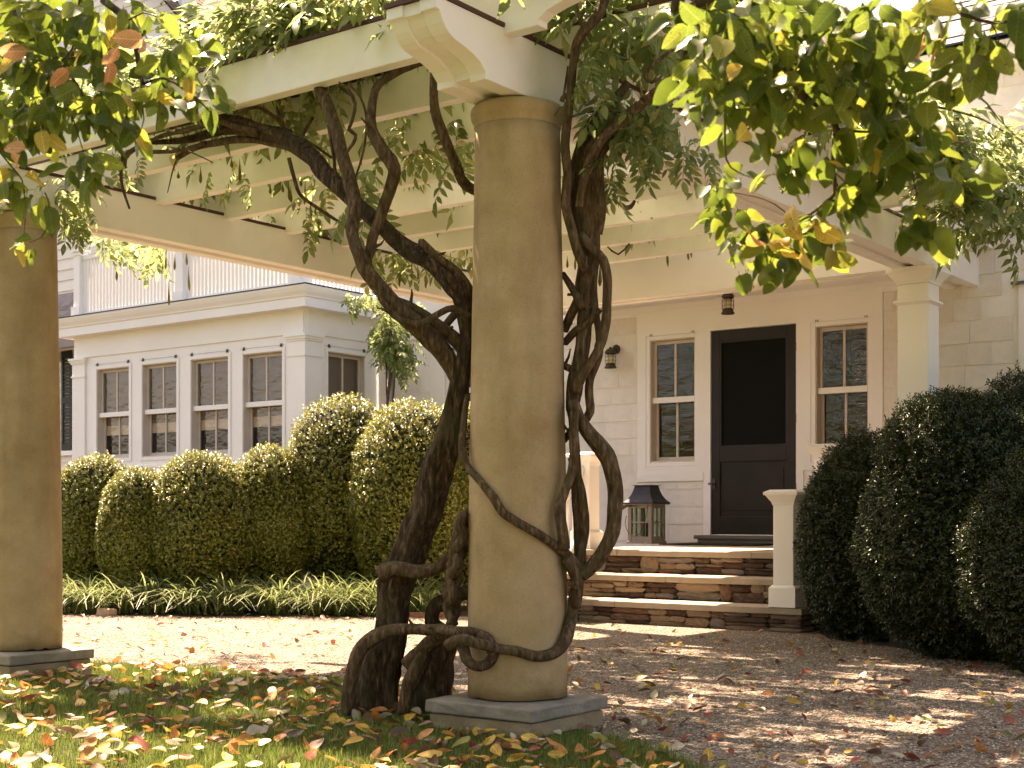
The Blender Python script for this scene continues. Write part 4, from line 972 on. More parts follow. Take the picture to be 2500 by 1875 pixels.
def litter_leaf(l, w):
    V = []; F = []; n = 5; c1, c2, tw = U(-1.1, 1.1), U(.1, .95), U(-.9, .9)
    for i in range(n + 1):
        a = i / n; hw = w * .5 * (math.sin(math.pi * (a * .92 + .04)) ** .8)
        y = (a - .5) * l; z0_ = abs(c1) * .35 * l * (a - .5) ** 2 * (1 if c1 > -.3 else -1) + .012
        for s_ in (-1, 0, 1):
            z = z0_ + c2 * .45 * hw * abs(s_) + tw * s_ * hw * (a - .5)
            V.append((s_ * hw * (1 - .2 * c2), y, z))
    mz = min(v[2] for v in V); V = [(x, y, z - mz + .004) for x, y, z in V]
    for i in range(n):
        a, b = 3 * i, 3 * i + 3
        F += [(a, a + 1, b + 1), (a, b + 1, b), (a + 1, a + 2, b + 2), (a + 1, b + 2, b + 1)]
    return V, F

# ------------------------------------------------------------------ wisteria vines (stems measured on the photograph, each at its own distance)
CROP = {'1': (0, 0), '2': (800, 0), '5': (800, 600), '8': (800, 1235)}
def Fcol(px, rr):   # on the front face of the middle column
    R = (px - 1264) / FPX * 6.05; k = max(0, .228 ** 2 - R * R); return 6.247 - math.sqrt(k) - rr * .75
def stem(spec):
    out = []
    for (c, x, y, r, F) in spec:
        ox, oy = CROP[c]; px, py = ox + x / 2.592, oy + y / 2.592
        if F == 'c': F = Fcol(px, r / 2.592 * 6.05 / FPX)
        out.append((at(px, py, F), r / 2.592 * F / FPX))
    return out
def bark_r(seed, ridges=3, amp=.12):
    def f(a, L, p):
        return 1 + amp * math.sin(ridges * a + L * 5 + seed) + .05 * math.sin(ridges * 3.0 * a + L * 9 + seed * 2 + 2 * noise.noise(Vector((seed, L * 4, a)))) + .16 * noise.noise(Vector((math.cos(a) * 1.6 + seed, math.sin(a) * 1.6, L * 6))) + .09 * noise.noise(Vector((math.cos(a) * 5, math.sin(a) * 5 + seed, L * 14)))
    return f
def add_stem(name, spec, parent, seed, n=14, step=.022, ridges=3, amp=.10):
    pts, rad = spline(stem(spec), step); b = MB()
    for i, p in enumerate(pts): pts[i] = p + noise.noise_vector(p * 7 + Vector((seed, 0, 0))) * min(.008, rad[i] * .3)
    b.tube(pts, rad, n, rfun=bark_r(seed, ridges, amp)); return b.build(name, M['old_bark' if name == 'trunk' else 'bark'], parent, smooth=True, fix=False)
vine = thing('wisteria_vine', 'gnarled wisteria with thick leaning trunk at the left of the middle column', 'vine', (-4.3, 5.4, 0), 'wisteria climbing the pergola')
A_ = lambda c, F, pts: [(c, x, y, r, F) for (x, y, r) in pts]
add_stem('trunk', [('8', 270, 1345, 185, 6.6), ('8', 300, 1120, 150, 6.6), ('8', 355, 950, 118, 6.58), ('8', 398, 800, 98, 6.56), ('8', 405, 640, 98, 6.55), ('8', 440, 480, 104, 6.53), ('8', 505, 330, 98, 6.5), ('8', 560, 180, 98, 6.48), ('8', 625, 40, 98, 6.46),
                   ('5', 690, 1400, 104, 6.44), ('5', 755, 1250, 92, 6.42), ('5', 805, 1050, 78, 6.4), ('5', 835, 880, 62, 6.38), ('5', 868, 700, 48, 6.37), ('5', 878, 520, 46, 6.37), ('5', 858, 350, 55, 6.36), ('5', 800, 250, 66, 6.36), ('5', 725, 150, 62, 6.38), ('5', 620, 80, 54, 6.42),
                   ('5', 480, 10, 52, 6.5), ('2', 330, 1420, 50, 6.55), ('2', 160, 1270, 48, 6.65), ('2', 0, 1110, 50, 6.75), ('1', 1960, 985, 48, 6.85), ('1', 1830, 880, 44, 6.95), ('1', 1690, 835, 40, 7.05), ('1', 1520, 815, 34, 7.15), ('1', 1380, 830, 28, 7.3), ('1', 1200, 880, 22, 7.45), ('1', 1020, 900, 16, 7.55), ('1', 860, 885, 12, 7.7)], vine, 1, n=40, step=.018, ridges=4, amp=.13)
add_stem('trunk', [('8', 630, 1350, 175, 6.62), ('8', 640, 1150, 150, 6.6), ('8', 668, 990, 125, 6.58), ('8', 715, 860, 85, 6.56), ('8', 660, 740, 42, 6.54), ('8', 690, 640, 44, 6.53), ('8', 780, 585, 42, 6.53), ('8', 900, 540, 40, 6.52)], vine, 2, n=36, step=.018, ridges=4, amp=.13)
STEMS = [
 [('5', 840, 880, 58, 6.40), ('5', 745, 700, 58, 6.38), ('5', 600, 540, 60, 6.36), ('5', 450, 400, 54, 6.34), ('5', 335, 280, 50, 6.33), ('5', 235, 150, 46, 6.33), ('5', 190, 40, 44, 6.35), ('2', 150, 1460, 42, 6.4), ('2', 165, 1290, 42, 6.45), ('2', 130, 1110, 44, 6.5), ('2', 80, 930, 42, 6.55), ('2', 35, 760, 38, 6.6), ('2', -20, 620, 34, 6.65), ('1', 2010, 540, 28, 6.7), ('1', 1960, 440, 20, 6.8)],
 [('5', 330, 290, 40, 6.34), ('5', 240, 120, 40, 6.42), ('5', 270, 20, 38, 6.45), ('2', 290, 1480, 36, 6.45), ('2', 345, 1350, 36, 6.45), ('2', 400, 1200, 38, 6.42), ('2', 420, 1060, 38, 6.4), ('2', 340, 940, 36, 6.4), ('2', 285, 820, 33, 6.42), ('2', 280, 660, 28, 6.45), ('2', 320, 540, 26, 6.5), ('2', 430, 460, 26, 6.55), ('2', 530, 420, 24, 6.6), ('2', 640, 380, 20, 6.7)],
 [('2', 670, 380, 16, 6.2), ('2', 672, 500, 26, 6.22), ('2', 674, 640, 27, 6.25), ('2', 700, 770, 30, 6.28), ('2', 760, 940, 33, 6.3), ('2', 820, 1080, 33, 6.33), ('2', 865, 1155, 32, 6.38), ('2', 960, 1230, 30, 6.5)],
 [('5', 425, 335, 22, 6.4), ('5', 520, 372, 28, 6.4), ('5', 640, 450, 32, 6.4), ('5', 740, 530, 42, 6.4), ('5', 830, 620, 46, 6.4), ('5', 875, 700, 40, 6.4)],
 [('5', 330, 330, 20, 6.28), ('5', 420, 440, 24, 6.28), ('5', 500, 482, 23, 6.28), ('5', 600, 492, 23, 6.28), ('5', 690, 440, 21, 6.29), ('5', 790, 400, 21, 6.3), ('5', 900, 450, 19, 6.34)],
 [('5', 830, 410, 26, 6.42), ('5', 780, 460, 25, 6.42), ('5', 730, 520, 25, 6.42)],
 [('2', 600, 1560, 20, 6.4), ('5', 590, -20, 26, 6.36), ('5', 680, 60, 26, 6.34), ('5', 790, 140, 26, 6.34), ('5', 870, 230, 24, 6.36), ('5', 930, 330, 22, 6.4)],
 # wrap that winds round the column
 [('5', 885, 950, 20, 6.34), ('5', 858, 1130, 22, 6.25), ('5', 850, 1290, 26, 6.18), ('5', 885, 1400, 22, 6.15), ('5', 960, 1490, 22, 'c'), ('5', 1050, 1590, 25, 'c'), ('8', 1110, 40, 26, 'c'), ('8', 1210, 110, 27, 'c'), ('8', 1350, 185, 29, 'c'), ('8', 1470, 270, 32, 'c'), ('8', 1545, 345, 38, 6.12), ('8', 1605, 440, 42, 6.2)],
 [('8', 320, 430, 55, 6.42), ('8', 420, 395, 46, 6.40), ('8', 560, 420, 46, 6.38), ('8', 680, 392, 42, 6.37), ('8', 790, 315, 42, 6.38), ('8', 900, 250, 40, 6.5)],
 [('8', 880, 40, 26, 6.2), ('8', 830, 110, 37, 6.2), ('8', 860, 200, 39, 6.2), ('8', 800, 290, 39, 6.22), ('8', 830, 380, 39, 6.2), ('8', 775, 460, 39, 6.25), ('8', 800, 560, 39, 6.22), ('8', 760, 640, 39, 6.27), ('8', 800, 760, 28, 6.25)],
 [('8', 900, 20, 22, 6.26), ('8', 850, 130, 37, 6.27), ('8', 815, 210, 37, 6.27), ('8', 850, 300, 37, 6.25), ('8', 780, 380, 37, 6.27), ('8', 820, 470, 37, 6.27), ('8', 755, 550, 37, 6.24), ('8', 810, 650, 37, 6.28), ('8', 770, 760, 28, 6.25)],
 # loop and girdle at the foot
 [('8', 130, 1320, 40, 6.35), ('8', 145, 1110, 44, 6.34), ('8', 200, 930, 42, 6.33), ('8', 300, 825, 40, 6.32), ('8', 420, 790, 36, 6.3), ('8', 560, 780, 34, 6.25), ('8', 700, 785, 36, 6.16), ('8', 820, 795, 40, 6.05), ('8', 930, 805, 42, 'c'), ('8', 1015, 850, 40, 'c'), ('8', 1045, 930, 37, 'c'), ('8', 1015, 995, 35, 'c'), ('8', 945, 1015, 35, 5.98), ('8', 885, 970, 37, 6.02), ('8', 860, 890, 38, 6.12)],
 [('8', 500, 1010, 46, 6.38), ('8', 600, 920, 46, 6.34), ('8', 690, 835, 46, 6.28), ('8', 790, 790, 42, 6.2)],
 [('8', 755, 885, 34, 6.0), ('8', 850, 850, 34, 5.96), ('8', 960, 880, 33, 5.94), ('8', 1080, 905, 32, 'c'), ('8', 1200, 922, 32, 'c'), ('8', 1320, 948, 33, 'c'), ('8', 1430, 928, 36, 'c'), ('8', 1510, 840, 40, 6.1), ('8', 1545, 700, 38, 6.16), ('8', 1558, 600, 38, 6.18), ('8', 1590, 500, 38, 6.2), ('8', 1600, 400, 36, 6.22)],
 [('8', 480, 1310, 40, 6.34), ('8', 500, 1150, 44, 6.33), ('8', 560, 1020, 44, 6.33), ('8', 600, 930, 40, 6.33)],
 [('1', 1950, 960, 36, 6.86), ('1', 1800, 870, 32, 6.98), ('1', 1600, 790, 28, 7.1), ('1', 1400, 740, 24, 7.2), ('1', 1250, 760, 18, 7.3), ('1', 1080, 800, 14, 7.4)],
 [('1', 2030, 1060, 30, 6.82), ('1', 1880, 960, 28, 6.95), ('1', 1720, 900, 26, 7.08), ('1', 1540, 880, 24, 7.2), ('1', 1380, 900, 22, 7.3), ('1', 1230, 940, 18, 7.4), ('1', 1120, 1000, 16, 7.45)],
 [('1', 1640, 830, 24, 7.05), ('1', 1500, 800, 22, 7.1), ('1', 1380, 770, 20, 7.15), ('1', 1200, 820, 16, 7.25), ('1', 1060, 850, 14, 7.4), ('1', 930, 900, 12, 7.5), ('1', 800, 980, 16, 7.6), ('1', 790, 1060, 10, 7.6)],
 [('1', 900, 960, 12, 7.55), ('1', 1050, 960, 13, 7.45), ('1', 1180, 940, 13, 7.35), ('1', 1300, 900, 13, 7.3)],
]
for i, s_ in enumerate(STEMS): add_stem('stem', s_, vine, 10 + i, n=12, ridges=2, amp=.07)
THIN = [
 A_('2', 6.5, [(70, 520, 6), (130, 570, 10), (172, 660, 11), (150, 780, 11), (135, 820, 12), (178, 855, 12), (160, 910, 12), (112, 975, 11), (110, 1080, 9)]),
 A_('2', 6.45, [(130, 520, 6), (210, 620, 8), (245, 740, 8), (235, 900, 8), (200, 1050, 7), (150, 1180, 6)]),
 A_('2', 6.6, [(0, 790, 8), (20, 900, 9), (50, 1080, 9), (70, 1230, 9)]),
 A_('1', 7.0, [(1830, 1000, 13), (1860, 1120, 13), (1900, 1230, 12), (2000, 1310, 11), (2120, 1390, 10), (2200, 1440, 9)]),
 A_('1', 7.5, [(770, 980, 8), (765, 1100, 9), (780, 1200, 9), (820, 1320, 7)]),
 A_('1', 7.3, [(1120, 1000, 6), (1090, 1090, 5), (1060, 1220, 3)]), A_('1', 7.3, [(1190, 955, 5), (1290, 1000, 4), (1350, 1030, 3)]),
 A_('1', 7.0, [(1500, 720, 12), (1620, 680, 11), (1740, 740, 12), (1830, 860, 14)]), A_('1', 7.0, [(1730, 640, 10), (1780, 760, 12), (1820, 880, 12)]), A_('1', 6.9, [(1980, 740, 10), (1930, 830, 11), (1900, 900, 12)]),
 A_('1', 6.9, [(1850, 840, 9), (1990, 920, 9), (2100, 1000, 9)]), A_('1', 6.85, [(2080, 760, 10), (2110, 900, 11), (2120, 1080, 11)]),
 A_('8', 6.5, [(640, 940, 4), (600, 1060, 5), (520, 1200, 6), (400, 1310, 7)]),
]
for i, s_ in enumerate(THIN): add_stem('stem', s_, vine, 60 + i, n=7, step=.03, ridges=1, amp=.04)

vine2 = thing('wisteria_vine', 'tangle of slender wisteria stems twisting up the right of the middle column', 'vine', (-3.4, 5.2, 0), 'wisteria climbing the pergola')
RS = [
 [('8', 1605, 450, 40, 6.2), ('5', 1560, 1200, 30, 6.22), ('5', 1545, 1010, 48, 6.22), ('5', 1565, 860, 58, 6.22), ('5', 1600, 700, 48, 6.22), ('5', 1622, 500, 46, 6.22), ('5', 1640, 300, 54, 6.22), ('5', 1655, 100, 58, 6.22), ('2', 1650, 1480, 66, 6.22), ('2', 1640, 1300, 76, 6.22), ('2', 1645, 1100, 74, 6.2), ('2', 1670, 960, 56, 6.15), ('2', 1740, 870, 36, 6.08), ('2', 1840, 775, 36, 6.0), ('2', 1950, 690, 34, 5.95), ('2', 2060, 590, 26, 5.9), ('2', 2180, 520, 18, 5.85)],
 [('5', 1600, 330, 40, 6.26), ('5', 1625, 120, 48, 6.27), ('2', 1600, 1500, 56, 6.27), ('2', 1575, 1310, 62, 6.27), ('2', 1585, 1110, 64, 6.26), ('2', 1620, 930, 54, 6.22), ('2', 1700, 760, 42, 6.2), ('2', 1820, 640, 34, 6.2), ('2', 1900, 520, 28, 6.2)],
 [('2', 1690, 1480, 40, 6.22), ('2', 1715, 1300, 42, 6.2), ('2', 1700, 1120, 44, 6.18), ('2', 1715, 980, 38, 6.15), ('2', 1790, 900, 30, 6.12), ('2', 1880, 760, 26, 6.1)],
 [('5', 1640, 160, 28, 6.15), ('5', 1580, 40, 28, 6.12), ('2', 1540, 1440, 28, 6.12), ('2', 1505, 1300, 28, 6.1), ('2', 1520, 1120, 29, 6.1), ('2', 1500, 950, 30, 6.08), ('2', 1512, 780, 30, 6.05), ('2', 1535, 620, 30, 6.0), ('2', 1545, 440, 28, 5.97), ('2', 1575, 290, 30, 5.95), ('2', 1640, 180, 32, 5.93), ('2', 1720, 90, 32, 5.95), ('2', 1760, -40, 28, 6.0)],
 [('2', 1590, 1310, 26, 6.1), ('2', 1625, 1120, 30, 6.08), ('2', 1690, 960, 32, 6.02), ('2', 1760, 850, 30, 5.98), ('2', 1900, 740, 26, 5.95), ('2', 1990, 640, 24, 5.9)],
 [('2', 1600, 1480, 32, 6.15), ('2', 1680, 1580, 32, 6.14), ('5', 1740, 90, 33, 6.13), ('5', 1772, 200, 30, 6.12), ('5', 1768, 330, 28, 6.12), ('5', 1755, 490, 30, 6.12), ('5', 1730, 620, 28, 6.13), ('5', 1670, 730, 28, 6.14), ('5', 1600, 830, 34, 6.16), ('5', 1560, 920, 36, 6.18)],
 [('5', 1700, 60, 26, 6.2), ('5', 1685, 250, 25, 6.2), ('5', 1690, 420, 25, 6.2), ('5', 1715, 540, 25, 6.2), ('5', 1710, 700, 27, 6.2), ('5', 1660, 850, 26, 6.2), ('5', 1652, 950, 26, 6.2), ('5', 1660, 1050, 26, 6.2), ('5', 1615, 1120, 24, 6.2)],
 [('5', 1550, 980, 40, 6.15), ('5', 1590, 1085, 42, 6.14), ('5', 1665, 1200, 48, 6.13), ('5', 1760, 1330, 54, 6.12), ('5', 1800, 1450, 50, 6.12), ('5', 1815, 1570, 48, 6.12), ('8', 1815, 30, 46, 6.12), ('8', 1800, 160, 45, 6.13), ('8', 1740, 290, 43, 6.14), ('8', 1670, 380, 40, 6.15), ('8', 1600, 440, 38, 6.16)],
 [('5', 1560, 1050, 30, 6.1), ('5', 1562, 1200, 30, 6.1), ('5', 1552, 1400, 30, 6.1), ('5', 1505, 1550, 30, 6.08), ('8', 1468, 20, 31, 6.06), ('8', 1478, 140, 33, 6.05), ('8', 1500, 270, 34, 6.08)],
 [('5', 1540, 1340, 26, 6.2), ('5', 1580, 1480, 30, 6.2), ('5', 1610, 1590, 30, 6.2), ('8', 1630, 60, 31, 6.2), ('8', 1622, 190, 31, 6.19), ('8', 1600, 300, 32, 6.18), ('8', 1585, 400, 32, 6.18)],
 [('5', 1490, 180, 18, 6.28), ('5', 1570, 310, 24, 6.2), ('5', 1620, 400, 22, 6.18)],
 [('5', 1500, 610, 26, 6.28), ('5', 1570, 540, 28, 6.22), ('5', 1660, 480, 25, 6.18), ('5', 1720, 400, 22, 6.15)],
 [('5', 1500, 540, 24, 6.28), ('5', 1540, 440, 28, 6.24), ('5', 1590, 330, 28, 6.2)],
 [('5', 1500, 760, 24, 6.28), ('5', 1540, 780, 26, 6.22)],
 [('5', 1495, 1230, 22, 6.28), ('5', 1540, 1180, 22, 6.22), ('5', 1560, 1130, 22, 6.2)],
 [('8', 1510, 330, 32, 6.1), ('8', 1560, 420, 36, 6.12), ('8', 1590, 520, 34, 6.14), ('8', 1575, 640, 30, 6.16)],
]
for i, s_ in enumerate(RS): add_stem('stem', s_, vine2, 90 + i, n=12, ridges=2, amp=.08)
RT_ = [
 A_('2', 5.9, [(2203, 300, 8), (2120, 360, 12), (2040, 430, 13), (2010, 490, 13), (2050, 520, 12), (2110, 480, 8)]),
 A_('2', 6.0, [(1490, 620, 8), (1500, 560, 8), (1520, 420, 6)]), A_('2', 6.0, [(1540, 740, 8), (1640, 710, 8), (1760, 700, 7), (1900, 720, 6)]),
 A_('2', 6.0, [(1480, 640, 16), (1500, 600, 18), (1540, 640, 18), (1500, 660, 16)]),
 A_('2', 7.0, [(1845, 1285, 8), (1880, 1315, 16), (1920, 1310, 16), (1945, 1270, 10)]), A_('2', 7.5, [(1770, 1560, 5), (1840, 1610, 6), (1910, 1540, 5)]),
 A_('2', 5.9, [(1600, 160, 10), (1580, 60, 9), (1560, -30, 8)]), A_('2', 5.8, [(1760, 880, 5), (1780, 830, 5), (1900, 810, 4), (1960, 780, 3)]),
]
for i, s_ in enumerate(RT_): add_stem('stem', s_, vine2, 130 + i, n=7, step=.03, ridges=1, amp=.04)

def stubs(parent, specs, n, seed):
    for k in range(n):
        P = stem(random.choice(specs)); i = random.randrange(len(P)); p, r = P[i]; d_ = rvec(); d_.z = abs(d_.z); d_.normalize(); L_ = r + U(.02, .07)
        b = MB(); pts = [p + d_ * (r * .4), p + d_ * (r * .9), p + d_ * (r + (L_ - r) * .6) + rvec(.004), p + d_ * L_ + rvec(.008)]
        b.tube(pts, [r * .34 + .004, r * .26 + .003, .006, .003], 7); b.build('stub', M['bark'], parent, smooth=True, fix=False)
stubs(vine, STEMS[:7] + STEMS[10:12], 26, 1); stubs(vine2, RS, 20, 2)

# ------------------------------------------------------------------ wisteria foliage
def droop(): return Vector((U(-.7, .7), U(-.7, .7), U(-1.3, .1)))
def wleaves(parent, items):
    for (p, s) in items:
        tip = droop(); n = Vector((U(-.5, .5), U(-.9, .2), U(.3, 1.2)))
        inst('leaf', random.choice(WL_M), frame(p, tip, n, s), parent)
def blob(cx_, cy_, rx, ry, F0, F1, n, s0=.8, s1=1.15):
    out = []
    for _ in range(n):
        a = U(0, 2 * math.pi); r = math.sqrt(random.random())
        out.append((at(cx_ + rx * r * math.cos(a), cy_ + ry * r * math.sin(a), U(F0, F1)), U(s0, s1)))
    return out
L1 = []
L1 += blob(175, 480, 45, 60, 8.0, 8.5, 34, .55, .85)           # over the left column
L1 += blob(290, 560, 60, 22, 10.2, 11.2, 16) + blob(380, 585, 60, 22, 10.2, 11.2, 18)
L1 += blob(1000, 310, 35, 25, 7.6, 8.2, 9) + blob(1040, 330, 40, 40, 7.6, 8.2, 8) + blob(1110, 350, 20, 35, 7.6, 8.2, 5)
L1 += blob(895, 430, 25, 35, 6.6, 7.0, 7) + blob(780, 480, 20, 50, 8.5, 9, 5) + blob(1130, 290, 15, 20, 7.6, 8, 4)
L1 += blob(950, 625, 30, 25, 10, 10.6, 10) + blob(1040, 615, 30, 12, 10, 10.6, 5) + blob(1130, 620, 14, 12, 10, 10.6, 3)
L1 += blob(550, 400, 40, 8, 8, 8.6, 3) + blob(660, 525, 25, 8, 10, 10.6, 3) + blob(300, 370, 60, 20, 7.6, 8, 6, .6, .9) + blob(720, 240, 50, 16, 7, 7.6, 8)
for _ in range(110):
    x_ = U(-7.7, -4.3); inst('leaf', random.choice(WL_M), frame(Vector((x_, U(4.78, 5.0), 3.30 + U(0, .20 if x_ < -5.4 else .34))), Vector((U(-1, 1), U(-.9, .1), U(-.3, .7))), Vector((U(-.5, .5), U(-.8, .2), 1)), U(.85, 1.2)), vine)
wleaves(vine, L1[:190])
L2 = []
L2 += blob(1490, 30, 60, 25, 5.9, 6.3, 14) + blob(1590, 40, 60, 40, 5.9, 6.3, 16) + blob(1555, 235, 80, 60, 6.0, 6.5, 46, .7, 1.0) + blob(1480, 270, 40, 40, 6.1, 6.5, 14, .7, 1.0)
L2 += blob(1500, 395, 20, 30, 6.0, 6.2, 4, .6, .8) + blob(1565, 360, 20, 40, 5.9, 6.1, 5, .6, .8) + blob(1610, 330, 18, 40, 5.9, 6.1, 5, .6, .8) + blob(1680, 350, 20, 20, 5.9, 6.1, 4, .6, .8) + blob(1735, 350, 14, 20, 5.9, 6.1, 3, .6, .8) + blob(1478, 420, 12, 50, 6.2, 6.35, 6, .6, .8)
L2 += blob(1440, 130, 30, 40, 5.85, 5.95, 8, .6, .9)
wleaves(vine2, L2[:300])
# the roof of foliage on the pergola, too many leaves to count
def heap(n, x0, x1, y0, y1, z0, z1, s0=.85, s1=1.25, keep=None):
    out = []
    while len(out) < n:
        x, y = U(x0, x1), U(y0, y1)
        d_ = noise.noise(Vector((x * .8, y * .8, 3.1))) * .5 + .5; e_ = noise.noise(Vector((x * 2.1, y * 2.1, 8.4)))
        if random.random() > max(.04, min(1, .55 + 2.4 * e_ + .5 * (d_ - .5))): continue
        z = z0 + (z1 - z0) * random.random() ** 1.3 * (.45 + .8 * d_)
        if keep and not keep(x, y, z): continue
        p = Vector((x, y, z)); out.append(frame(p, Vector((U(-1, 1), U(-1, .6), U(-.35, .5))), Vector((U(-.6, .6), U(-.6, .6), 1)), U(s0, s1)))
    return out
H = heap(3500, -7.8, -3.0, 5.0, 9.9, 3.36, 3.62) + heap(260, -4.3, -3.0, 4.5, 6.6, 3.3, 3.75)
H += heap(170, -7.7, -5.2, 4.80, 5.4, 3.31, 3.50) + heap(220, -5.5, -4.35, 4.80, 5.5, 3.31, 3.72) + heap(110, -8.1, -7.5, 4.4, 6.5, 3.2, 3.7)
H += heap(300, -3.25, -2.7, 5.8, 10.0, 3.2, 3.6) + heap(170, -3.15, -2.75, 8.7, 10.1, 2.9, 3.5)
o = scatter('foliage', WL_S, [np.array(m) for m in H], np.random.randint(0, len(WL_S), len(H)), M['wist'], parent=vine)
# seed pods
def pod(p, L, parent):
    b = MB(); prof = [(0, .0015), (.15, .002), (.35, .0045), (.6, .009), (.8, .010), (.93, .006), (1, .001)]
    sw = Vector((U(-.06, .06), U(-.06, .06), 0)) * L
    pts = [p + Vector((0, 0, -a * L)) + sw * a * a for a, r in prof]; b.tube(pts, [r for a, r in prof], 7)
    o = b.build('seed_pod', M['pod'], parent, smooth=True, fix=False); o.scale = (1, 1, 1)
for (x, y, l, F) in ((285, 640, 46, 10.8), (315, 605, 45, 10.8), (395, 620, 40, 10.6), (405, 615, 42, 10.6), (412, 690, 56, 10.6), (427, 620, 40, 10.6), (455, 610, 38, 10.5), (460, 650, 60, 10.5), (365, 590, 45, 10.7),
                     (490, 405, 44, 8.2), (585, 385, 60, 8.2), (435, 418, 18, 8.1), (565, 385, 25, 8.2), (660, 450, 24, 9), (705, 440, 50, 9), (710, 455, 40, 9), (690, 445, 25, 9), (745, 440, 60, 9), (758, 490, 40, 9), (735, 430, 25, 9), (770, 500, 26, 9),
                     (975, 640, 60, 10.2), (985, 630, 45, 10.2), (1005, 635, 48, 10.2), (1020, 640, 55, 10.2), (1040, 660, 45, 10.2), (960, 640, 35, 10.2), (1100, 615, 30, 10.2)):
    pod(at(x, y, F), l * F / FPX, vine)
for (x, y, l, F) in ((1628, 580, 72, 11), (1672, 575, 30, 11), (1685, 570, 60, 11), (1700, 565, 26, 11), (1748, 560, 22, 11), (1768, 555, 44, 11), (1679, 600, 36, 11), (1465, 640, 60, 6.4), (1404, 620, 40, 10.8), (1385, 625, 30, 10.8), (1400, 690, 55, 10.8), (1463, 600, 30, 6.4)):
    pod(at(x, y, F), l * F / FPX, vine2)

# vine on the slim pole against the house wall
pole = thing('trellis_vine', 'slim pole of thin twisting stems and wisteria leaves against the house wall', 'vine', tuple(at(953, 1100, 18.2) * 1.0), None)
px0 = at(953, 960, 18.2)
b = MB(); b.lathe([(.042, 0.0), (.042, 3.2)], px0.x, px0.y, 14); b.build('pole', M['wood'], pole, smooth=True)
for k in range(5):
    P = []
    for i in range(16):
        a = i * .9 + k * 1.3; P.append((Vector((px0.x + .055 * math.cos(a * .5 + k), px0.y + .055 * math.sin(a * .5 + k), .6 + i * .19)), .010))
    pts, rad = spline(P, .05); b = MB(); b.tube(pts, rad, 6); b.build('stem', M['twig'], pole, smooth=True, fix=False)
wleaves(pole, blob(945, 800, 38, 60, 18.0, 18.5, 70, .9, 1.3) + blob(975, 850, 28, 50, 18, 18.4, 34, .9, 1.3) + blob(905, 720, 70, 10, 18.2, 18.6, 30, .8, 1.2) + blob(1010, 760, 30, 40, 18.1, 18.6, 14, .9, 1.2))

# ------------------------------------------------------------------ clipped shrubs
def sprig(k, l, w, stem):
    V, F = [], []
    for i in range(k):
        a = i * 2.4 + U(-.4, .4); h_ = stem * (i + .5) / k
        ll = l * U(.8, 1.15); v, f = [(0, 0, 0), (-w / 2, ll * .5, w * .2), (0, ll, -.15 * ll), (w / 2, ll * .5, w * .2)], [(0, 2, 1), (0, 3, 2)]; Mx = frame((0, h_, 0), Vector((math.cos(a), U(.5, 1.1), math.sin(a))), Vector((-math.cos(a), 1.2, -math.sin(a)))); b = len(V)
        V += [tuple(Mx @ Vector(p)) for p in v]; F += [tuple(b + j for j in t_) for t_ in f]
    return V, F
BOXT = [sprig(6, .019, .014, .032) for _ in range(3)]
NEEDT = [sprig(7, .026, .010, .05) for _ in range(3)]
def shrub(px, F, width_px, top_y, label, cat, mat, tmpl, n, group, name, depth=1.0, low=0.0, seed=0, sq=2.5, lump=.07):
    R = width_px / 2 * F / FPX; c = at(px, HY, F); top = EYE + (HY - top_y) * F / FPX; hz = (top - low) / 2
    t = thing(name, label, cat, (c.x, c.y, 0), group)
    def surf_pt(d_):
        # superellipsoid radius along d_, with lumps
        e = sq; k = (abs(d_.x) / R) ** e + (abs(d_.y) / (R * depth)) ** e + (abs(d_.z) / hz) ** e
        r = k ** (-1 / e); l = noise.noise(d_ * 1.7 + Vector((seed * 3.3, 0, 0))) * lump * 1.3 + noise.noise(d_ * 4.5 + Vector((0, seed * 2.1, 0))) * lump * .5
        q = d_ * (r * (1 + l)); q.z = q.z
        w = 1 - .28 * max(0, -q.z / hz) ** 2.2
        return Vector((c.x + q.x * w, c.y + q.y * w, low + hz + q.z))
    import bmesh as bmm
    bm = bmm.new(); bmm.ops.create_icosphere(bm, subdivisions=4, radius=1)
    for v in bm.verts:
        d_ = v.co.normalized(); p = surf_pt(d_); cc = Vector((c.x, c.y, low + hz)); q = cc + (p - cc) * .90; v.co = q - org(t)
    me = bpy.data.meshes.new('stems'); bm.to_mesh(me); bm.free(); me.materials.append(M['core']); o = bpy.data.objects.new('inner_core', me); link(o, t)  # solid dark core filling the shrub, no separate stems modelled
    Ms = []
    cc = Vector((c.x, c.y, low + hz))
    for _ in range(n):
        d_ = rvec().normalized(); d_.z *= 1.0
        p = surf_pt(d_); rr = U(.86, .985) + (U(.01, .05) if random.random() < .04 else 0); q = cc + (p - cc) * rr
        nrm = (p - cc).normalized(); tip = nrm * U(.5, 1.2) + rvec(.5) + Vector((0, 0, .35))
        Ms.append(np.array(frame(q, tip, nrm + rvec(.55), U(.75, 1.35))))
    scatter('foliage', tmpl, Ms, np.random.randint(0, len(tmpl), len(Ms)), mat, parent=t)
    return t
BG = 'clipped boxwoods along the bay'
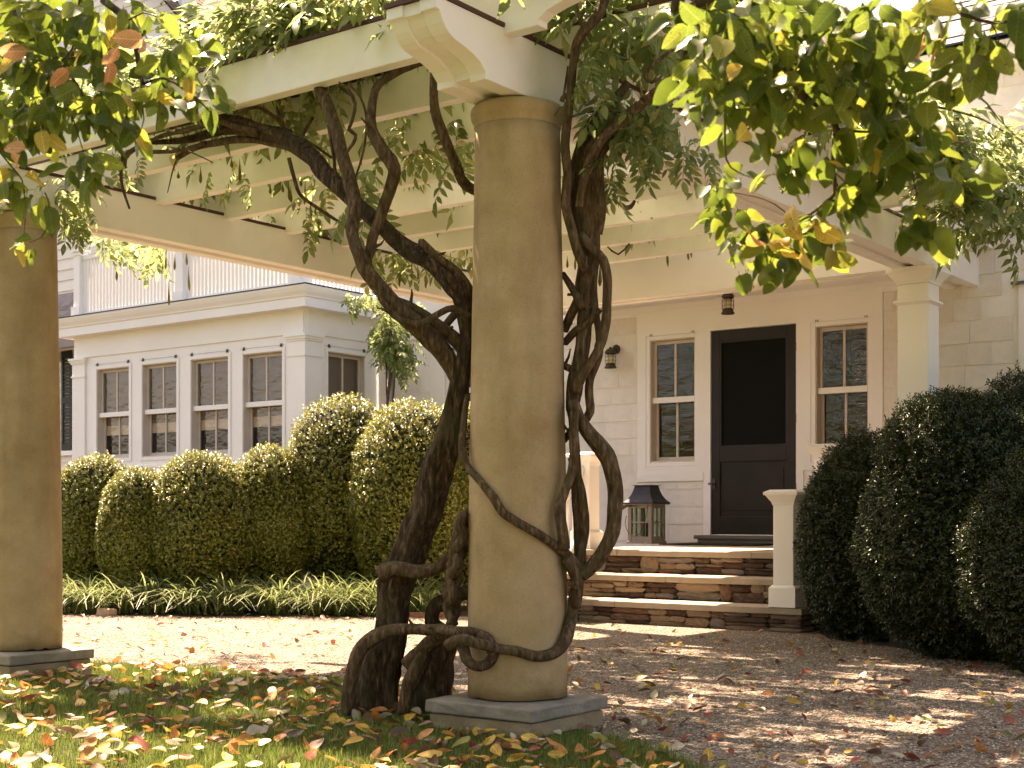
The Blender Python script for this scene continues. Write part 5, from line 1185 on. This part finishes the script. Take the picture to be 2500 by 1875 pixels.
for a in ((232, 14.7, 190, 1117, 'dark low boxwood closest to the tan column without vines', 1), (335, 14.2, 165, 1142, 'small boxwood mound lower than both neighbours under the first bay windows', 2), (497, 14.2, 245, 1104, 'wide rounded boxwood under the middle bay windows', 3),
          (664, 14.5, 185, 1088, 'narrow boxwood with yellowish tips below the bay corner', 4), (836, 14.8, 262, 958, 'tallest boxwood mound in front of the bay corner', 5), (1000, 14.2, 262, 968, 'tall boxwood beside the leaning vine trunk', 6), (1130, 14.6, 210, 985, 'boxwood mostly hidden behind the leaning vine trunk and column', 7)):
    shrub(a[0], a[1], a[2], a[3], a[4], 'shrub', M['box'], BOXT, 16000, BG, 'boxwood_shrub', seed=a[5], depth=1.05)
HG = 'dark hedge shrubs right of the steps'
for a in ((2125, 10.75, 330, 1068, 'dark hedge shrub touching the lower newel of the stair railing', 11, 16000), (2370, 9.35, 500, 962, 'big round dark hedge shrub under the square porch post', 12, 26000), (2590, 9.6, 420, 872, 'tallest dark hedge shrub against the shingled wing wall', 13, 15000), (2620, 8.5, 480, 1090, 'dark hedge shrub closest to the gravel at the edge of the picture', 14, 16000)):
    shrub(a[0], a[1], a[2], a[3], a[4], 'shrub', M['yew'], NEEDT, a[6], HG, 'hedge_shrub', seed=a[5], depth=.9, sq=2.6, lump=.09, low=-.12)

# ------------------------------------------------------------------ strap leaved border
def clump(x, y, label, seed, n=125, R=.34):
    t = thing('liriope_clump', label, 'grass clump', (x, y, 0), 'strap leaved clumps edging the gravel')
    V = []; F = []
    for _ in range(n):
        a = U(0, 2 * math.pi) if random.random() < .5 else random.gauss(-1.2, .9); l = U(.42, .82); lean = U(.55, 1.15); w = U(.005, .009)
        bx, by = x + random.gauss(0, .09), y + random.gauss(0, .09); d_ = Vector((math.cos(a), math.sin(a), 0)); s_ = Vector((-d_.y, d_.x, 0)); b = len(V); k = 5
        for i in range(k + 1):
            q = i / k; out = l * lean * q ** 1.25; z = l * (1.0 * q - .78 * lean * q * q) + .005
            p = Vector((bx, by, max(.01, z))) + d_ * out; ww = w * (1 - q ** 3) + .0006
            V.append(p + s_ * ww); V.append(p - s_ * ww)
        for i in range(k): F += [(b + 2 * i, b + 2 * i + 1, b + 2 * i + 3), (b + 2 * i, b + 2 * i + 3, b + 2 * i + 2)]
    me = np_mesh('blades', np.array([tuple(v) for v in V]) - np.array(org(t)), F, M['liriope']); o = bpy.data.objects.new('blades', me); link(o, t); o['kind'] = 'stuff'
k = 0
edge = [(-12.3, 7.9), (-11.6, 8.3), (-10.9, 8.72), (-10.2, 9.12), (-9.55, 9.52), (-8.95, 9.92), (-8.45, 10.5)]
spots = []
for i in range(len(edge) - 1):
    (xa, ya), (xb, yb_) = edge[i], edge[i + 1]
    for j in range(2):
        for row in range(2):
            q = (j + .5 * row) / 2 + U(-.1, .1); nx_, ny_ = -.515, .857
            spots.append((row, xa + (xb - xa) * q + nx_ * (.12 + row * .42) + U(-.06, .06), ya + (yb_ - ya) * q + ny_ * (.12 + row * .42) + U(-.06, .06)))
NB = [(232, 'dark low boxwood'), (335, 'small boxwood mound'), (497, 'wide rounded boxwood'), (664, 'narrow yellowish boxwood'), (836, 'tallest boxwood'), (1000, 'boxwood beside the vine trunk'), (1130, 'boxwood hidden behind the column')]
by = {}
for row, x, y in spots: by.setdefault((row, min(NB, key=lambda n_: abs(n_[0] - project((x, y, .2))[0]))[1]), []).append((project((x, y, .2))[0], x, y))
for (row, nm), lst in by.items():
    lst.sort()
    for q, (px_, x, y) in enumerate(lst):
        side = '' if len(lst) == 1 else (', nearest the tan column' if q == 0 else ', nearest the vine trunk' if q == len(lst) - 1 else (', second from the tan column' if q == 1 else ', third from the tan column'))
        clump(x, y, ('front row strap leaf clump before the ' if row == 0 else 'back row strap leaf clump under the ') + nm + side, k); k += 1
b = MB(); b.box(-.1, .1, -.045, .045, 0, .055); bm_ = b.mesh('brick', M['brick'])
for i in range(3):
    p = Vector((-8.72 + i * .205, 9.86 + i * .15, -.012)); o = bpy.data.objects.new('edging_brick', bm_); link(o); o.location = p; o.rotation_euler = (U(-.04, .04), U(-.04, .04), .54 + U(-.06, .06))
    tag(o, 'weathered edging brick between gravel and strap leaves behind the vine trunk', 'brick', 'edging bricks along the bed')
rough_slab('fieldstone', -11.22, -11.02, 8.32, 8.42, -.02, .075, M['terra'], None, amp=.015)
tag(bpy.data.objects['fieldstone'], 'pinkish stone peeping out of the strap leaves at the gravel edge', 'stone')

# ------------------------------------------------------------------ lawn blades, pebbles, fallen leaves
def visible(x, y, m=60, f0=4.9, f1=14):
    F = depth_of((x, y, 0))
    if not (f0 < F < f1): return False
    px = 1250 + FPX * (x * CY + y * SY) / F; return -m < px < 2500 + m
Ms = []; GT = []
for k in range(4):
    c_ = U(.1, .5); GT.append(([(-.0022, 0, 0), (.0022, 0, 0), (-.0018, c_ * .012, .026), (.0018, c_ * .012, .026), (0, c_ * .045, .05)], [(0, 1, 3), (0, 3, 2), (2, 3, 4)]))
while len(Ms) < 62000:
    x, y = U(-9.2, -1.4), U(1.2, 5.85)
    if not visible(x, y) or not inside(LAWN, x, y): continue
    if abs(x - C1[0]) < .34 and abs(y - C1[1]) < .34: continue
    if abs(x - C2[0]) < .34 and abs(y - C2[1]) < .34: continue
    dn = noise.noise(Vector((x * 1.3, y * 1.3, 0)))
    s = U(.45, .95) * (1 + .35 * dn); a = U(0, 6.283); t1 = U(-.35, .35)
    ca, sa = math.cos(a) * s, math.sin(a) * s
    Ms.append(((ca, -sa, 0, x), (sa, ca, t1 * s, y), (0, 0, s, .006), (0, 0, 0, 1)))
g = scatter('grass', GT, Ms, np.random.randint(0, 4, len(Ms)), M['blade']); tag(g, 'short lawn grass covering the foreground', 'grass')
Ms = []
OC = []
for k in range(4):
    v = [(1, 0, 0), (-1, 0, 0), (0, 1, 0), (0, -1, 0), (0, 0, .7), (0, 0, -.4), (.6, .6, .3), (-.6, -.5, .35)]
    v = [(a * U(.75, 1.2), b_ * U(.75, 1.2), c_ * U(.75, 1.2)) for a, b_, c_ in v[:6]]
    OC.append((v, [(0, 2, 4), (2, 1, 4), (1, 3, 4), (3, 0, 4), (2, 0, 5), (1, 2, 5), (3, 1, 5), (0, 3, 5)]))
while len(Ms) < 26000:
    x, y = U(-12.5, .5), U(4.0, 10.4)
    if not visible(x, y, 60, 4.9, 13) or inside(LAWN, x, y) or inside(BEDL, x, y) or inside(BEDR, x, y): continue
    F = depth_of((x, y, 0))
    if random.random() < (F - 5) / 14: continue
    s = U(.003, .0085); a = U(0, 6.283); ca, sa = math.cos(a) * s, math.sin(a) * s
    Ms.append(((ca, -sa, 0, x), (sa, ca, 0, y), (0, 0, s * .8, s * .25), (0, 0, 0, 1)))
g = scatter('gravel', OC, Ms, np.random.randint(0, 4, len(Ms)), M['pebble'], smooth=False); tag(g, 'loose pale pebbles scattered over the gravel drive', 'gravel')

LT = [litter_leaf(U(.070, .108), U(.046, .070)) for _ in range(10)]
LM = {c: [mesh_of('fallen_leaf', t_, M['near_' + c]) for t_ in LT] for c, _ in FALL}
names = [c for c, _ in FALL]
wl_ = [.25, .18, .25, .18, .06, .08]; wg_ = [.14, .12, .38, .16, .14, .06]
cand = []
while len(cand) < 1800:
    x, y = U(-11.8, .9), U(1.2, 10.3)
    if not visible(x, y, 40): continue
    if inside(BEDL, x, y) or inside(BEDR, x, y): continue
    if abs(x - C1[0]) < .36 and abs(y - C1[1]) < .36: continue
    if abs(x - C2[0]) < .36 and abs(y - C2[1]) < .36: continue
    on_l = inside(LAWN, x, y); F = depth_of((x, y, 0)); px, py, _ = project((x, y, 0))
    dens = 1.0 if on_l else (.16 if px < 900 else max(.08, .50 - (F - 5.5) * .07))
    dens *= .25 + 1.5 * (noise.noise(Vector((x * 1.3, y * 1.3, 5))) * .6 + .5) ** 1.5
    dens *= 1 + 1.6 * math.exp(-max(0, math.hypot(x - C1[0] + .3, y - C1[1]) - .45) / .25) + 1.2 * math.exp(-max(0, math.hypot(x - C2[0], y - C2[1]) - .4) / .2)
    if random.random() > dens: continue
    cand.append((F, x, y, on_l))
cand.sort()
ST_M, ST_P, ST_I = [], [], []
for i, (F, x, y, on_l) in enumerate(cand):
    c = random.choices(names, wl_ if on_l else wg_)[0]; k = random.randrange(len(LT)); s = U(.5, 1.12) * (1 if on_l else .8)
    Rm = Matrix.Translation((x, y, (.028 if on_l else .006) + U(0, .012))) @ Matrix.Rotation(U(0, 6.283), 4, 'Z') @ Matrix.Rotation(random.gauss(0, .36), 4, 'X') @ Matrix.Rotation(random.gauss(0, .36), 4, 'Y') @ Matrix.Diagonal((s, s, s, 1))
    if i < 300:
        o = bpy.data.objects.new('fallen_leaf', LM[c][k]); link(o); o.matrix_basis = Rm
        desc = {'yellow': 'yellow fallen leaf', 'orange': 'orange fallen leaf', 'brown': 'curled brown fallen leaf', 'pale': 'pale dry fallen leaf', 'red': 'dark red fallen leaf', 'green': 'green fallen leaf'}[c]
        where = 'lying in the lawn grass' if on_l else 'lying on the shaded gravel'
        tag(o, desc + ' ' + where, 'leaf', desc.replace('leaf', 'leaves') + (' on the lawn' if on_l else ' on the gravel'))
    else: ST_M.append(np.array(Rm)); ST_P.append(k); ST_I.append(names.index(c))
g = scatter('leaf_litter', LT, ST_M, ST_P, [M['fall_' + c] for c in names], ST_I, smooth=True); tag(g, 'scattered autumn leaves farther off on lawn and gravel', 'leaves')

# ------------------------------------------------------------------ the two trees whose branches hang into the picture
def tw(pts, F, r0, r1):
    n = len(pts); return [(at(x, y, F[0] + (F[1] - F[0]) * i / (n - 1)), r0 + (r1 - r0) * i / (n - 1)) for i, (x, y) in enumerate(pts)]
def branch(parent, P, step=.03, n=7, name='branch'):
    pts, rad = spline(P, step)
    for i, p in enumerate(pts): pts[i] = p + noise.noise_vector(p * 12) * .004
    b = MB(); b.tube(pts, rad, n); return b.build(name, M['twig'], parent, smooth=True, fix=False)
def put_leaves(parent, items, ind_max=300):
    items.sort(key=lambda q: (q[2] == 'tree', depth_of(q[0]))); Ms, Ps = [], []
    for i, (p, s, kind) in enumerate(items):
        tip = Vector((random.gauss(0, .55), random.gauss(0, .55), U(-1.2, .15))); nrm = Vector((random.gauss(0, .8), random.gauss(-.5, .8), random.gauss(.5, .6)))
        mt = kind
        if i < ind_max: inst('leaf', random.choice(TL_M[mt]), frame(p, tip, nrm, s * .74), parent)
        else: Ms.append(np.array(frame(p, tip, nrm, s * .74))); Ps.append(random.randrange(len(TL_T)))
    if Ms: scatter('foliage', TL_T, Ms, Ps, M['tree'], parent=parent, smooth=True)
def tblob(cx_, cy_, rx, ry, F0, F1, n, kind='tree', s0=.8, s1=1.15):
    out = []
    for _ in range(int(n * 1.75)):
        a = U(0, 2 * math.pi); r = math.sqrt(random.random())
        out.append((at(cx_ + rx * r * math.cos(a), cy_ + ry * r * math.sin(a), U(F0, F1)), U(s0, s1), kind))
    return out
def crown(parent, n, cx_, cy_, cz, rx, ry, rz, keep):
    cl = []
    while len(cl) < 60:
        d_ = rvec().normalized() * random.random() ** .33; cl.append(Vector((cx_ + d_.x * rx, cy_ + d_.y * ry, cz + d_.z * rz)))
    Ms = []
    while len(Ms) < n:
        c = random.choice(cl); p = c + rvec(.28)
        if not keep(p): continue
        Ms.append(np.array(frame(p, Vector((U(-1, 1), U(-1, 1), U(-1, .2))), Vector((U(-.6, .6), U(-.6, .6), 1)), U(.9, 1.3))))
    scatter('crown', TS_T, Ms, np.random.randint(0, 2, n), M['tree'], parent=parent)
def outside(p):   # crown leaves stay above the part of the view that shows sky and house
    F = depth_of(p)
    if F < .4: return True
    px, py, _ = project(p); return py < -60 or px < -60 or px > 2560

treeL = thing('tree', 'tree with coppery leaves hanging over the far end of the pergola', 'tree', (-7.2, 1.6, 0), 'trees hanging into view')
bL = Vector((-7.2, 1.6, 0))
branch(treeL, [(bL, .16), (bL + Vector((.05, .05, 1.3)), .13), (bL + Vector((.2, .0, 2.6)), .11), (bL + Vector((.6, .1, 4.0)), .08), (bL + Vector((.9, .2, 5.6)), .04)], .1, 14, 'trunk')
LB = [([(20, 0), (45, 40), (70, 60), (80, 95), (120, 125), (135, 150), (175, 190), (200, 230)], 3.7, 3.6, .009, .0035), ([(250, 0), (285, 25), (305, 50), (312, 75), (330, 115), (338, 150), (345, 185), (350, 205)], 3.6, 3.55, .011, .005),
      ([(175, 190), (150, 150), (190, 140), (240, 110)], 3.65, 3.6, .003, .0015), ([(195, 0), (192, 40), (188, 75), (175, 120), (150, 150)], 3.6, 3.6, .004, .002), ([(80, 95), (60, 150), (20, 185), (-10, 200)], 3.65, 3.7, .005, .002),
      ([(350, 205), (400, 190), (450, 220), (500, 260), (520, 280)], 3.55, 3.5, .004, .0015), ([(200, 230), (230, 280), (280, 330), (295, 350)], 3.6, 3.55, .0035, .0015), ([(120, 140), (150, 200), (190, 330), (205, 370)], 3.6, 3.55, .003, .001),
      ([(-10, 360), (30, 410), (55, 440), (60, 480), (58, 540), (58, 590)], 3.6, 3.55, .0025, .001), ([(110, 470), (118, 500), (116, 550), (100, 580), (70, 592)], 3.55, 3.5, .002, .001), ([(345, 185), (345, 240), (350, 290), (340, 330)], 3.55, 3.5, .003, .001),
      ([(55, 20), (40, 80), (30, 130)], 3.7, 3.65, .003, .001), ([(135, 150), (110, 200), (120, 250), (100, 300)], 3.62, 3.6, .003, .001), ([(200, 60), (230, 110), (250, 170), (230, 230)], 3.6, 3.6, .002, .001), ([(300, 60), (350, 30), (420, 60)], 3.6, 3.5, .003, .001)]
for (p, f0, f1, r0, r1) in LB: branch(treeL, tw(p, (f0, f1), r0, r1))
branch(treeL, [(bL + Vector((.25, .05, 2.7)), .06), (Vector((-5.6, 1.7, 3.3)), .04), (at(140, -300, 3.75), .025), (at(20, 0, 3.7), .009)], .06, 8); branch(treeL, [(Vector((-5.6, 1.7, 3.3)), .04), (at(210, -250, 3.6), .022), (at(250, 0, 3.6), .011)], .06, 8)
I = tblob(60, 60, 90, 90, 3.4, 4.0, 44) + tblob(190, 40, 90, 60, 3.4, 3.9, 26) + tblob(60, 200, 90, 90, 3.4, 4.0, 40) + tblob(200, 170, 80, 70, 3.4, 3.8, 16) + tblob(330, 30, 60, 40, 3.4, 3.7, 9) + tblob(260, 110, 60, 40, 3.4, 3.7, 7)
I += tblob(190, 260, 110, 50, 3.4, 3.8, 22) + tblob(330, 210, 80, 50, 3.4, 3.7, 14) + tblob(440, 130, 50, 40, 3.4, 3.6, 8) + tblob(480, 70, 20, 20, 3.5, 3.6, 3) + tblob(430, 220, 50, 25, 3.4, 3.6, 7) + tblob(500, 235, 25, 25, 3.4, 3.6, 6)
I += tblob(80, 300, 90, 40, 3.4, 3.8, 16) + tblob(15, 330, 30, 30, 3.5, 3.7, 5) + tblob(210, 410, 40, 40, 3.4, 3.6, 7) + tblob(245, 410, 25, 20, 3.4, 3.6, 4) + tblob(30, 430, 35, 30, 3.5, 3.6, 5) + tblob(100, 480, 40, 20, 3.5, 3.6, 5) + tblob(300, 300, 40, 30, 3.4, 3.6, 6) + tblob(80, 595, 35, 12, 3.5, 3.55, 3, s0=.5, s1=.7) + tblob(15, 500, 15, 15, 3.5, 3.6, 2)
for (x, y) in ((260, 130), (365, 100), (350, 110), (295, 105), (83, 125), (175, 160), (53, 370), (75, 365)): I.append((at(x, y, 3.38), U(.8, 1.0), 'leaf_o'))
for (x, y) in ((285, 50), (285, 225), (375, 215), (170, 245), (100, 310), (105, 330), (40, 495), (50, 425), (65, 130), (455, 180), (30, 600)): I.append((at(x, y, 3.40), U(.7, .95), 'leaf_y'))
put_leaves(treeL, I)
crown(treeL, 2600, -7.6, .6, 5.0, 4.2, 2.5, 1.5, outside)

treeR = thing('tree', 'tree with large green and yellow leaves hanging over the porch', 'tree', (1.3, 1.1, 0), 'trees hanging into view')
bR = Vector((1.3, 1.1, 0))
branch(treeR, [(bR, .17), (bR + Vector((-.05, .05, 1.2)), .14), (bR + Vector((-.2, .1, 2.4)), .12), (bR + Vector((-.6, .2, 4.0)), .08), (bR + Vector((-1.2, .2, 5.6)), .04)], .1, 14, 'trunk')
RB = [([(1740, 0), (1790, 30), (1840, 75), (1880, 120), (1910, 150), (1960, 235), (2000, 265), (2035, 290), (2042, 320)], 2.9, 3.1, .014, .008), ([(2042, 320), (2036, 360), (2035, 410), (2038, 470), (2015, 490), (1980, 520), (1940, 535), (1890, 560)], 3.1, 3.3, .007, .002),
      ([(2042, 315), (2080, 318), (2130, 320), (2200, 322), (2240, 330)], 3.1, 3.0, .004, .0015), ([(2000, 265), (2080, 262), (2160, 256), (2230, 245), (2280, 258), (2330, 270), (2400, 290), (2450, 320)], 3.05, 2.9, .006, .0015),
      ([(2300, 250), (2330, 224), (2370, 228), (2405, 232)], 2.9, 2.85, .003, .0012), ([(2380, 230), (2410, 250), (2440, 290), (2470, 320), (2510, 360)], 2.87, 2.8, .0025, .001), ([(2300, -10), (2340, 25), (2370, 40), (2420, 55), (2510, 50)], 2.7, 2.65, .005, .003),
      ([(2205, 322), (2215, 360), (2225, 400), (2235, 450), (2245, 490), (2265, 520)], 3.0, 3.0, .0025, .001), ([(1800, 60), (1780, 180), (1770, 290), (1772, 390), (1800, 420), (1840, 435)], 2.95, 3.2, .004, .001), ([(1940, 535), (1890, 500), (1840, 480), (1790, 470), (1740, 465)], 3.25, 3.3, .002, .001),
      ([(1940, 535), (1900, 590), (1880, 640)], 3.3, 3.3, .002, .001), ([(1980, 520), (1990, 560), (1985, 610)], 3.25, 3.25, .002, .001), ([(2040, 420), (2070, 450), (2090, 480)], 3.1, 3.1, .002, .001), ([(1660, 60), (1700, 110), (1740, 120), (1790, 30)], 2.9, 2.9, .002, .004), ([(2420, 55), (2440, 100), (2400, 130)], 2.7, 2.7, .002, .001),
      ([(2200, 322), (2280, 360), (2330, 350), (2370, 345)], 3.0, 2.9, .0015, .0008)]
for (p, f0, f1, r0, r1) in RB: branch(treeR, tw(p, (f0, f1), r0, r1))
branch(treeR, [(bR + Vector((-.2, .1, 2.4)), .06), (Vector((.1, 1.6, 2.9)), .04), (at(1690, -150, 2.85), .022), (at(1740, 0, 2.9), .014)], .06, 8); branch(treeR, [(Vector((.1, 1.6, 2.9)), .035), (at(2280, -120, 2.75), .012), (at(2300, -10, 2.7), .005)], .06, 8)
I = tblob(1720, 60, 90, 70, 2.7, 3.1, 26) + tblob(1850, 60, 90, 80, 2.7, 3.1, 30) + tblob(1980, 80, 80, 90, 2.7, 3.1, 28) + tblob(2090, 60, 80, 80, 2.7, 3.0, 26) + tblob(2200, 50, 80, 60, 2.6, 2.9, 18) + tblob(1760, 190, 100, 80, 2.8, 3.1, 24) + tblob(1880, 200, 90, 70, 2.8, 3.2, 24) + tblob(2010, 200, 80, 70, 2.8, 3.2, 22)
I += tblob(2120, 190, 80, 70, 2.8, 3.1, 22) + tblob(2210, 230, 70, 60, 2.8, 3.1, 16) + tblob(2240, 330, 60, 50, 2.8, 3.1, 14) + tblob(2330, 410, 45, 50, 2.85, 3.0, 9) + tblob(2160, 330, 60, 50, 2.9, 3.1, 10) + tblob(2030, 330, 70, 40, 3.0, 3.2, 10) + tblob(1830, 290, 60, 40, 3.0, 3.2, 8)
I += tblob(2400, 90, 55, 50, 2.6, 2.85, 10) + tblob(2480, 40, 40, 50, 2.6, 2.8, 8) + tblob(2380, 130, 60, 25, 2.7, 2.9, 5) + tblob(2350, 190, 40, 20, 2.8, 2.9, 5, s0=.6, s1=.8) + tblob(2310, 20, 60, 40, 2.6, 2.8, 9)
I += tblob(1930, 390, 60, 40, 3.1, 3.3, 14, s0=.75, s1=1.0) + tblob(1780, 450, 50, 30, 3.2, 3.4, 10, s0=.6, s1=.85) + tblob(1770, 520, 45, 25, 3.2, 3.4, 8, s0=.6, s1=.85) + tblob(1840, 570, 50, 40, 3.2, 3.4, 12, s0=.7, s1=1.0) + tblob(1900, 620, 60, 35, 3.2, 3.4, 14, s0=.7, s1=1.0) + tblob(2000, 580, 50, 50, 3.2, 3.3, 12, s0=.75, s1=1.0) + tblob(1960, 560, 40, 30, 3.15, 3.3, 8, s0=.7, s1=.9) + tblob(1830, 650, 40, 20, 3.3, 3.4, 5, s0=.6, s1=.8)
I += tblob(2090, 480, 50, 35, 3.05, 3.2, 8, s0=.8, s1=1.0) + tblob(2110, 420, 40, 30, 3.0, 3.2, 6) + tblob(2230, 530, 30, 30, 3.0, 3.05, 5) + tblob(2275, 540, 20, 30, 3.0, 3.05, 3) + tblob(2250, 490, 20, 15, 3.0, 3.05, 2) + tblob(2180, 420, 40, 30, 3.0, 3.1, 5)
for (x, y) in ((1775, 190), (1825, 310), (1960, 570), (1945, 580), (1880, 560), (1930, 500), (1975, 545), (1915, 545), (1995, 520), (1850, 580), (2010, 390), (1905, 590), (1960, 600)): I.append((at(x, y, 3.0 if y > 350 else 2.72), U(.75, 1.0), 'leaf_y'))
for (x, y) in ((2295, 105), (2260, 85), (2310, 90), (1880, 600)): I.append((at(x, y, 2.7), U(.7, .9), 'leaf_o'))
put_leaves(treeR, I)
crown(treeR, 8500, -.6, 1.6, 5.0, 4.3, 3.5, 1.7, outside)

# woodland beyond the lawn behind the viewer (seen in the window panes)
wood = []
for k in range(135):
    a = math.radians(U(188, 362)); r = U(12, 24); c = Vector((-3 + r * math.cos(a), 1 + r * math.sin(a), U(.5, 15)))
    for _ in range(80):
        p = c + rvec(1.3); p.z = max(.3, p.z); wood.append(np.array(frame(p, rvec(), rvec(), U(4, 7))))
g = scatter('woodland', TS_T, wood, np.random.randint(0, 2, len(wood)), M['tree']); tag(g, 'far wood of green trees across the lawn', 'woodland')
